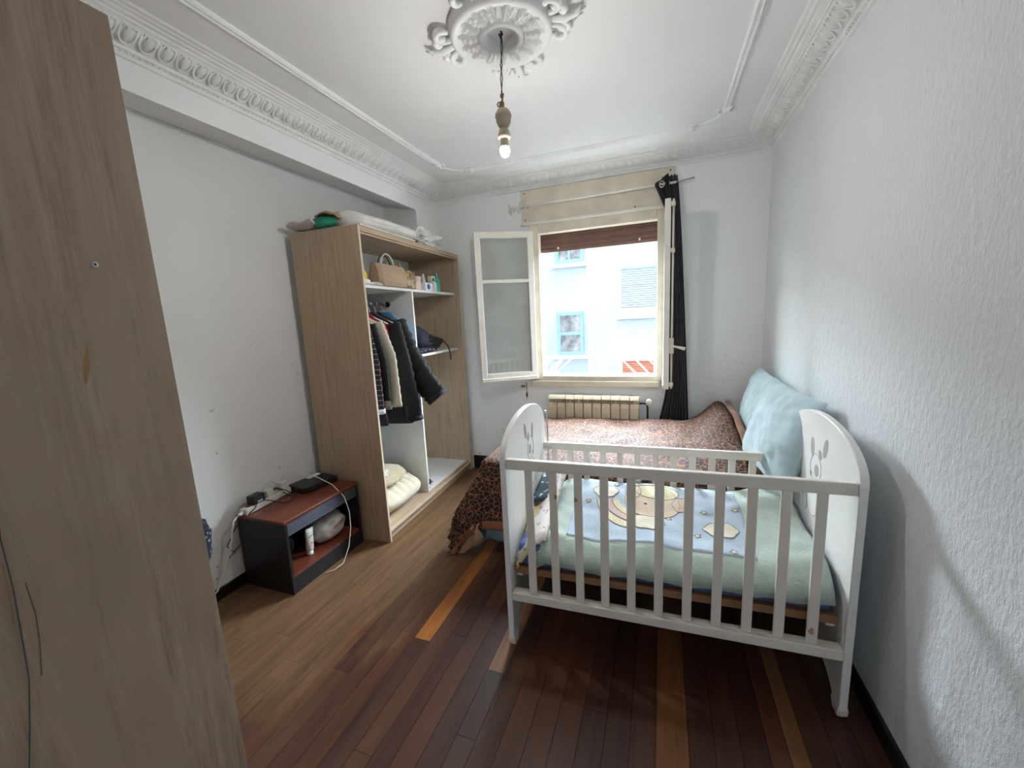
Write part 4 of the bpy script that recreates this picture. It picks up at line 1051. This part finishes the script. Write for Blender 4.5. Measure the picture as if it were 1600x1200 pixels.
garment('dark_jacket', 'dark grey jacket hanging left of the black puffer jacket', 'jacket', ys[4], 'dark_cloth', 0.78, 0.235, 0.07, [(-0.10, ys[4], 1.50), (-0.03, ys[4], 1.22), (0.03, ys[4]+0.01, 0.80)], 5, puffy=0.2, r_s=0.080, trim='black_cloth')
garment('puffer_jacket', 'black puffer jacket with one sleeve sticking out of the wardrobe', 'jacket', ys[5], 'black_cloth', 0.74, 0.245, 0.08, [(-0.14, ys[5], 1.50), (-0.05, ys[5]+0.01, 1.28), (0.07, ys[5]+0.03, 1.07), (0.165, ys[5]+0.05, 0.945)], 6, puffy=0.45, r_s=0.115, trim='black_cloth')
garment('blue_windbreaker', 'bright blue windbreaker hanging beside the white divider', 'jacket', ys[6], 'blue_cloth', 0.95, 0.21, 0.06, [(-0.12, ys[6], 1.51), (-0.07, ys[6], 1.40), (-0.065, ys[6], 1.15)], 7, r_s=0.045)
for y, l_ in zip(ys, ('blue hanger at the left end of the rail', 'white hanger holding the black cardigan', 'white hanger holding the cream coat', 'white hanger holding the red sweater', 'white hanger holding the dark grey jacket', 'white hanger holding the black puffer jacket', 'white hanger holding the blue windbreaker')):
    hanger(y, l_, 'label_blue' if y == ys[0] else 'white_plastic')
# ================================================================== THINGS IN THE WARDROBE
Z1 = 1.766
hb = lt('handbag', 'taupe handbag with white handle on the top wardrobe shelf', 'handbag', (-0.22, 0.42, Z1))
lpart('body', MB().rings([[(-0.10+hx*sx_, 0.42+hy*sy_, Z1+z) for sx_, sy_ in ((1, 0.9), (0.6, 1), (-0.6, 1), (-1, 0.9), (-1, -0.9), (-0.6, -1), (0.6, -1), (1, -0.9))] for hx, hy, z in ((0.05, 0.14, 0.0), (0.062, 0.165, 0.03), (0.055, 0.165, 0.10), (0.03, 0.17, 0.155), (0.02, 0.165, 0.158))]), 'bag_beige', hb, bevel=0.004)
lpart('handle', MB().tube([(-0.10, 0.34+0.075*(1-math.cos(t)), Z1+0.15+0.085*math.sin(t)) for t in [k*PI/12 for k in range(13)]], 0.006, 6), 'white_plastic', hb, smooth=True)
lpart('handle', MB().tube([(-0.14, 0.36+0.075*(1-math.cos(t)), Z1+0.15+0.085*math.sin(t)) for t in [k*PI/12 for k in range(13)]], 0.004, 6), 'black_plastic', hb, smooth=True)
def single(name, label, cat, mb, mat, group=None, **k):
    return lpart(name, mb, mat, None, label=label, cat=cat, group=group, **k)
GP = 'things on the top wardrobe shelf'
single('gold_pouch', 'crinkled gold foil pouch at the right of the taupe handbag', 'pouch', MB().blob((-0.075, 0.64, Z1+0.065), (0.045, 0.07, 0.075), 3, 0.35, 2.2, 3, Z1), 'bag_gold', GP)
single('brown_bag', 'brown leather bag at the back of the top shelf', 'bag', MB().blob((-0.32, 0.86, Z1+0.10), (0.10, 0.17, 0.115), 3, 0.15, 1.5, 4, Z1), 'brown_leather', GP, smooth=True)
yt = lt('yellow_bottle', 'small yellow bottle behind the left wardrobe side', 'bottle', (-0.13, 0.16, Z1), GP)
lpart('body', MB().lathe([(0.034, Z1), (0.036, Z1+0.02), (0.034, Z1+0.08), (0.02, Z1+0.10)], (-0.13, 0.16, 0), 14), 'yellow_plastic', yt, smooth=True)
lpart('cap', MB().lathe([(0.018, Z1+0.10), (0.02, Z1+0.105), (0.018, Z1+0.135), (0.012, Z1+0.14)], (-0.13, 0.16, 0), 14), 'yellow_plastic', yt, smooth=True)
single('white_soap', 'white soap bar at the left end of the top shelf', 'soap', MB().blob((-0.09, 0.14, Z1+0.022), (0.028, 0.045, 0.022), 2, 0.08, 1.5, 8, Z1), 'lid_white', GP, smooth=True)
single('crumpled_tissue', 'crumpled white tissue lying in front of the taupe handbag', 'tissue', MB().blob((-0.085, 0.33, Z1+0.012), (0.03, 0.14, 0.016), 3, 0.5, 2.5, 9, Z1), 'white_cloth', GP)
sp_ = lt('perfume_bottle', 'pale bottle with amber cap behind the gold pouch', 'bottle', (-0.17, 0.68, Z1), GP)
lpart('body', MB().lathe([(0.022, Z1), (0.024, Z1+0.01), (0.024, Z1+0.14), (0.014, Z1+0.155)], (-0.17, 0.68, 0), 14), 'lid_white', sp_, smooth=True)
lpart('cap', MB().lathe([(0.016, Z1+0.155), (0.017, Z1+0.16), (0.010, Z1+0.205), (0.005, Z1+0.21)], (-0.17, 0.68, 0), 14), 'tan_lining', sp_, smooth=True)
single('cream_tube', 'thin white tube standing behind the taupe handbag', 'tube', MB().lathe([(0.012, Z1), (0.014, Z1+0.02), (0.012, Z1+0.15), (0.004, Z1+0.20)], (-0.19, 0.55, 0), 12), 'lid_white', GP, smooth=True)
single('pink_card', 'thin pink booklet standing upright between pouch and jar', 'booklet', MB().box(-0.13, -0.065, 0.715, 0.722, Z1, Z1+0.135), 'pink_card', GP)
jr = lt('cream_jar', 'pink cream jar with white lid on the top shelf', 'jar', (-0.11, 0.79, Z1), GP)
lpart('body', MB().lathe([(0.043, Z1), (0.046, Z1+0.006), (0.048, Z1+0.085)], (-0.11, 0.79, 0), 24), 'pink_soft', jr, smooth=True)
lpart('lid', MB().lathe([(0.049, Z1+0.085), (0.050, Z1+0.088), (0.050, Z1+0.105), (0.046, Z1+0.108)], (-0.11, 0.79, 0), 24), 'pink_soft', jr, smooth=True)
bxx = lt('cream_box', 'white carton with a blue disc on the top shelf', 'box', (-0.10, 0.935, Z1), GP)
lpart('carton', MB().box(-0.15, -0.07, 0.885, 1.005, Z1, Z1+0.065), 'lid_white', bxx, bevel=0.001)
lpart('blue_disc', MB().lathe([(0.024, -0.0698), (0.024, -0.0690)], (0, 0.935, Z1+0.033), 20, 'X'), 'label_blue', bxx)
single('small_carton', 'small white carton in front of the tall lotion box', 'box', MB().box(-0.10, -0.062, 1.012, 1.062, Z1, Z1+0.075), 'board_white', GP, bevel=0.001)
sb_ = lt('lotion_box', 'tall white lotion box with dark blue square beside the teal bottle', 'box', (-0.13, 1.08, Z1), GP)
lpart('carton', MB().box(-0.145, -0.105, 1.06, 1.12, Z1, Z1+0.135), 'lid_white', sb_, bevel=0.001)
lpart('blue_square', MB().box(-0.105, -0.1042, 1.072, 1.104, Z1+0.09, Z1+0.118), 'label_navy', sb_)
single('lotion_tube', 'white tube tilted behind the small carton', 'tube', MB().tube([(-0.17, 1.03, Z1), (-0.165, 1.02, Z1+0.08), (-0.16, 1.005, Z1+0.15)], 0.02, 12, rs=[0.018, 0.02, 0.012]), 'lid_white', GP, smooth=True)
tl = lt('spray_bottle', 'teal spray bottle at the right end of the top shelf', 'bottle', (-0.115, 1.16, Z1), GP)
lpart('body', MB().lathe([(0.026, Z1), (0.028, Z1+0.006), (0.028, Z1+0.10), (0.014, Z1+0.12)], (-0.115, 1.165, 0), 20), 'teal_plastic', tl, smooth=True)
lpart('nozzle', MB().lathe([(0.014, Z1+0.118), (0.015, Z1+0.13), (0.012, Z1+0.15), (0.007, Z1+0.17), (0.003, Z1+0.172)], (-0.115, 1.165, 0), 16), 'teal_plastic', tl, smooth=True)
# second shelf
Z2 = 1.246
single('folded_jacket', 'dark navy jacket bundled on the middle shelf', 'jacket', MB().blob((-0.25, 0.86, Z2+0.11), (0.16, 0.19, 0.125), 4, 0.22, 1.8, 11, Z2), 'navy_cloth', 'clothes on the middle shelf', smooth=True)
sc_ = lt('black_backpack', 'black cloth bundle with a strap hanging over the middle shelf', 'bag', (-0.2, 1.05, Z2), 'clothes on the middle shelf')
lpart('body', MB().blob((-0.20, 1.02, Z2+0.07), (0.12, 0.20, 0.075), 4, 0.22, 2.2, 12, Z2), 'black_cloth', sc_, smooth=True)
lpart('strap', MB().tube([(-0.14, 1.05, Z2+0.13), (-0.09, 1.13, Z2+0.10), (-0.06, 1.19, Z2+0.03), (-0.052, 1.205, Z2-0.03), (-0.052, 1.21, Z2-0.10)], 0.006, 6), 'black_plastic', sc_, smooth=True)
single('patterned_shirt', 'grey patterned shirt folded on the middle shelf edge', 'shirt', MB().blob((-0.11, 0.85, Z2+0.022), (0.045, 0.16, 0.024), 3, 0.25, 2.0, 13, Z2), 'floral_dark', 'clothes on the middle shelf', smooth=True)
# bottom: quilts on the left, loose things on the right
Z3 = 0.0955
def roll(c, L_, a, b, seed, n=64, dent=0.0):
    rings = []
    for k in range(61):
        u = k/60*2-1; e = (1-abs(u)**4)**0.35 if abs(u) < 1 else 0.02
        rings.append([(c[0]+a*math.cos(t)*e*(1+0.04*math.sin(t*3+seed)), c[1]+u*L_/2, max(Z3, c[2]+b*math.sin(t)*e*(1+dent*math.sin(u*26+math.cos(t)*2)+0.9*dent*noise.noise(Vector((u*14, t*2.5, seed)))+0.8*dent*math.sin(t*9+u*5)))) for t in [2*PI*j/n for j in range(n)]])
    return MB().rings(rings)
single('tufted_quilt', 'thick cream tufted quilt folded on the wardrobe floor', 'quilt', roll((-0.27, 0.325, Z3+0.10), 0.58, 0.225, 0.11, 1, dent=0.05), 'tufted_cream', smooth=True)
single('beige_fleece', 'beige fleece blanket folded on top of the cream quilt', 'blanket', MB().blob((-0.27, 0.27, Z3+0.255), (0.20, 0.235, 0.06), 4, 0.10, 1.5, 5, Z3+0.19), 'fleece_beige', smooth=True)
single('plastic_bundle', 'clear plastic bundle lying on the beige fleece blanket', 'bag', MB().blob((-0.15, 0.15, Z3+0.325), (0.05, 0.075, 0.032), 3, 0.35, 2.5, 6, Z3+0.30), 'clear_bag')
pc = MB(); random.seed(5)
single('patterned_cloth', 'small black and white cloth scrap on the white wardrobe floor', 'cloth', MB().blob((-0.17, 0.735, 0.112), (0.06, 0.075, 0.012), 3, 0.7, 3.2, 16, 0.0995), 'dark_cloth')
single('dark_sock', 'dark balled sock behind the divider on the wardrobe floor', 'sock', MB().blob((-0.27, 0.68, 0.128), (0.035, 0.035, 0.028), 2, 0.3, 2.0, 17, 0.0995), 'dark_cloth', smooth=True)
single('round_cap', 'small black cap by the foot of the divider', 'cap', MB().lathe([(0.013, 0.0995), (0.014, 0.106), (0.012, 0.115), (0.004, 0.117)], (-0.075, DV+0.05, 0), 14), 'black_plastic', smooth=True)
# on top of the wardrobe
Z4 = WH-0.0015
single('cardboard_sheet', 'flat grey cardboard sheet lying on top of the wardrobe', 'cardboard', MB().box(-0.50, 0.004, 0.02, 0.66, Z4, Z4+0.012), 'paper', bevel=0.001)
single('folded_newspaper', 'folded grey newspaper jutting past the left wardrobe side', 'newspaper', MB().grid(10, 8, lambda a, b: (-0.50+0.20*b, -0.055+0.16*a, Z4+0.016+0.035*(1-a)**2*(0.5+0.5*b)+0.004*math.sin(b*9))), 'paper', solid=0.012)
single('green_bag', 'green plastic bag crumpled at the left of the wardrobe top', 'bag', MB().blob((-0.275, 0.025, Z4+0.047), (0.09, 0.05, 0.038), 3, 0.25, 2.2, 21, Z4+0.0125), 'green_bag', smooth=True)
def wroll(u, v):
    t = 2*PI*v; r = 0.064*(1+0.10*noise.noise(Vector((u*4, math.cos(t), math.sin(t)))))
    e = max(0.03, min(1.0, (u/0.10)**0.5, ((1-u)/0.10)**0.5))
    return (-0.20+0.05*u+r*1.9*math.cos(t)*e, 0.07+0.74*u, max(Z4+0.0125, Z4+0.074+r*math.sin(t)*e))
single('white_bundle', 'long white fabric bundle lying across the wardrobe top', 'bundle', MB().grid(30, 20, wroll), 'white_cloth', smooth=True, solid=0.003)
single('beige_cloth_end', 'beige cloth end poking out beside the green bag', 'cloth', MB().grid(8, 8, lambda a, b: (-0.30+0.13*b, -0.02+0.15*a, Z4+0.075+0.045*math.sin(b*PI)*(0.4+a*0.6)+0.008*math.sin(a*9))), 'tan_lining', smooth=True, solid=0.006)
single('crinkled_bag', 'crinkled white plastic bag at the front of the wardrobe top', 'bag', MB().blob((-0.12, 0.92, Z4+0.062), (0.135, 0.24, 0.095), 4, 0.5, 2.6, 23, Z4+0.0005), 'poly_bag')
single('brown_folder', 'dark brown folder under the crinkled white bag', 'folder', MB().box(-0.30, 0.002, 0.665, 0.70, Z4, Z4+0.018), 'brown_leather')
single('white_paper', 'loose white paper sheet at the right end of the wardrobe top', 'paper', MB().grid(8, 10, lambda a, b: (-0.22+0.20*a, 1.05+0.28*b, Z4+0.006+0.02*(1-b)**2+0.004*math.sin(a*5))), 'lid_white', solid=0.002)
# ================================================================== ON AND IN THE NIGHTSTAND
ZN = hz+0.0005
rt = thing('router', 'flat black router box with a white label on the nightstand', 'router', (-2.20, 1.96, ZN))
build('case', MB().poly([(-2.30, 1.835, ZN), (-2.16, 1.81, ZN), (-2.12, 1.84, ZN), (-2.09, 2.05, ZN), (-2.27, 2.07, ZN)], (0, 0, 0.040)), 'black_plastic', rt, bevel=0.006, seg=2)
build('label', B(-2.275, -2.235, 1.95, 2.05, ZN+0.0402, ZN+0.041), 'lid_white', rt)
ps = thing('power_strip', 'white power strip with a red switch on the nightstand', 'power strip', (-2.29, 1.65, ZN))
Rp = Matrix.Rotation(0.08, 3, 'Z'); pc_ = (-2.272, 1.655, ZN)
build('body', MB().box(-0.028, 0.028, -0.165, 0.165, 0, 0.038, Rp, pc_), 'white_plastic', ps, bevel=0.005)
build('switch', MB().box(-0.012, 0.012, -0.140, -0.115, 0.038, 0.043, Rp, pc_), 'red_plastic', ps, bevel=0.002)
build('strain_relief', MB().tube([Vector(pc_)+Rp @ Vector((0, -0.165, 0.018)), Vector(pc_)+Rp @ Vector((0, -0.195, 0.016))], 0.010, 10, rs=[0.013, 0.009]), 'white_plastic', ps, smooth=True)
build('cord', MB().tube([(-2.262, 1.462, ZN+0.014), (-2.262, 1.43, ZN-0.01), (-2.275, 1.41, 0.32), (-2.285, 1.36, 0.18), (-2.30, 1.31, 0.08), (-2.318, 1.25, 0.05)], 0.0055, 8), 'white_plastic', ps, smooth=True)
for k in range(4):
    build('socket', MB().lathe([(0.018, ZN+0.0382), (0.018, ZN+0.0386)], tuple(Vector((pc_[0], pc_[1], 0))+Rp @ Vector((0, -0.07+k*0.062, 0))), 16), 'paper', ps)
ad = thing('power_adapter', 'black power adapter with a grey sticker plugged into the power strip', 'adapter', (-2.265, 1.585, ZN+0.04))
build('case', MB().box(-0.03, 0.03, -0.045, 0.035, 0.0, 0.052, Rp, (-2.262, 1.585, ZN+0.0392)), 'black_plastic', ad, bevel=0.006)
build('sticker', MB().box(0.0302, 0.0308, -0.02, 0.015, 0.008, 0.02, Rp, (-2.262, 1.585, ZN+0.0392)), 'label_grey', ad)
build('cord', MB().tube([(-2.236, 1.60, ZN+0.05), (-2.20, 1.64, ZN+0.03), (-2.165, 1.67, ZN+0.006), (-2.14, 1.70, ZN+0.004), (-2.16, 1.745, ZN+0.004), (-2.20, 1.75, ZN+0.02), (-2.225, 1.73, ZN+0.045)], 0.0028, 6), 'black_plastic', ad, smooth=True)
build('cord', MB().tube([(-2.232, 1.56, ZN+0.045), (-2.215, 1.535, ZN+0.03), (-2.235, 1.50, ZN+0.004), (-2.262, 1.487, ZN-0.01), (-2.30, 1.46, 0.38), (-2.30, 1.40, 0.30), (-2.29, 1.43, 0.24), (-2.27, 1.46, 0.29), (-2.295, 1.38, 0.22)], 0.003, 6), 'black_plastic', ad, smooth=True)
pl = thing('wall_plug', 'white plug with a black cord end in the power strip', 'plug', (-2.27, 1.66, ZN+0.04))
build('case', MB().box(-0.02, 0.02, -0.025, 0.025, 0, 0.045, Rp, (-2.268, 1.668, ZN+0.0392)), 'white_plastic', pl, bevel=0.004)
build('cord_end', MB().tube([(-2.268, 1.693, ZN+0.07), (-2.262, 1.72, ZN+0.07), (-2.24, 1.755, ZN+0.045), (-2.20, 1.79, ZN+0.006), (-2.17, 1.77, ZN+0.004)], 0.006, 8, rs=[0.008, 0.007, 0.003, 0.003, 0.003]), 'black_plastic', pl, smooth=True)
ch = thing('charger', 'white cube charger with a long white cable beside the router', 'charger', (-2.27, 1.77, ZN+0.04))
build('cube', MB().box(-0.024, 0.024, -0.026, 0.026, 0, 0.055, Rp, (-2.275, 1.768, ZN+0.0392)), 'white_plastic', ch, bevel=0.004)
build('plug_end', MB().tube([(-2.275, 1.775, ZN+0.094), (-2.275, 1.775, ZN+0.12)], 0.008, 8, rs=[0.008, 0.006]), 'white_plastic', ch, smooth=True)
build('cable', MB().tube([(-2.275, 1.775, ZN+0.118), (-2.265, 1.80, ZN+0.142), (-2.19, 1.835, ZN+0.135), (-2.08, 1.87, ZN+0.10), (-1.99, 1.90, ZN+0.045), (-1.93, 1.925, ZN-0.04), (-1.905, 1.93, 0.30), (-1.895, 1.915, 0.20), (-1.885, 1.87, 0.09), (-1.875, 1.80, 0.02), (-1.895, 1.74, 0.006), (-1.922, 1.70, 0.008)], 0.003, 8), 'white_plastic', ch, smooth=True)
build('thin_cord', MB().tube([(-2.285, 1.745, ZN+0.09), (-2.30, 1.72, ZN+0.11), (-2.30, 1.67, ZN+0.105), (-2.29, 1.64, ZN+0.07)], 0.0015, 6), 'label_grey', ch, smooth=True)
# shelf contents
ZS = 0.1125
ct = thing('cream_tube', 'white squeeze tube with green writing standing on its cap in the nightstand', 'tube', (-2.03, 1.69, ZS))
Rt = Matrix.Rotation(-0.10, 3, 'X')
def tr_(p): return Rt @ Vector(p) + Vector((-2.035, 1.705, ZS+0.001))
build('cap', MB().rings([[tr_((0.019*math.cos(t)*s_, 0.019*math.sin(t)*s_, z)) for t in [2*PI*j/16 for j in range(16)]] for s_, z in ((0.95, 0), (1, 0.004), (0.95, 0.026))]), 'lid_white', ct, smooth=True)
build('body', MB().rings([[tr_((a*math.cos(t), b*math.sin(t), z)) for t in [2*PI*j/20 for j in range(20)]] for a, b, z in ((0.019, 0.019, 0.026), (0.021, 0.023, 0.034), (0.018, 0.025, 0.08), (0.010, 0.027, 0.13), (0.002, 0.028, 0.165))]), 'white_plastic', ct, smooth=True)
lettering('aloe', 0.020, 'label_green', ct, basis(tr_((0.0145, -0.002, 0.118)), Rt @ Vector((0.0, 1, 0.35)), Rt @ Vector((-0.18, -0.35, 1)), (1, 0, 0.15)))
build('dot', MB().lathe([(0.0055, -2.035+0.0195), (0.0055, -2.035+0.0205)], (0, tr_((0, 0, 0.075)).y, tr_((0, 0, 0.075)).z), 10, 'X'), 'label_red', ct)
gb = thing('grocery_bag', 'white plastic grocery bag with red lettering on the nightstand shelf', 'bag', (-2.08, 1.90, ZS))
build('bag_body', MB().blob((-2.09, 1.895, ZS+0.085), (0.10, 0.135, 0.09), 4, 0.14, 1.8, 31, ZS+0.0005), 'poly_bag', gb, smooth=True)
lettering('TU PRIMAR', 0.038, 'label_red', gb, basis((-1.980, 1.895, ZS+0.100), (-0.12, 1, 0.16), (-0.25, -0.2, 1), (1, 0.12, 0.30)))
build('contents', MB().blob((-2.12, 1.86, ZS+0.06), (0.06, 0.08, 0.055), 3, 0.2, 2, 33, ZS+0.002), 'dark_cloth', gb, smooth=True)
dkb = build('dark_pouch', MB().blob((-2.20, 1.63, ZS+0.07), (0.09, 0.075, 0.07), 3, 0.15, 1.8, 35, ZS+0.0005), 'navy_cloth', None, smooth=True, label='dark blue pouch at the back of the nightstand shelf', cat='pouch')
# ================================================================== SMALL THINGS
fb = thing('cloth_bag', 'dark floral cloth bag hanging on the left wall behind the foreground wardrobe', 'bag', (XL+0.10, 1.17, 0.36))
build('body', MB().blob((XL+0.10, 1.180, 0.44), (0.095, 0.105, 0.17), 4, 0.2, 1.6, 41), 'floral_dark', fb, smooth=True)
build('wall_hook', MB().tube([(XL, 1.155, 0.70), (XL+0.06, 1.155, 0.695), (XL+0.075, 1.155, 0.72)], 0.006, 6), 'dark_metal', fb, smooth=True)
build('hanging_loop', MB().tube([(XL+0.07, 1.165, 0.59), (XL+0.066, 1.155, 0.70)], 0.004, 6), 'black_plastic', fb)
wb_ = thing('strap_winder', 'small brown shutter strap bracket on the wall under the open sash', 'bracket', (-1.20, YB, 0.86))
build('plate', B(-1.235, -1.195, YB-0.014, YB, 0.855, 0.868), 'board_brown', wb_, bevel=0.002)
build('strap', B(-1.185, -1.178, YB-0.006, YB, 0.74, 0.90), 'tan_lining', wb_)
build('strap_clip', B(-1.188, -1.174, YB-0.010, YB, 0.76, 0.80), 'dark_metal', wb_)
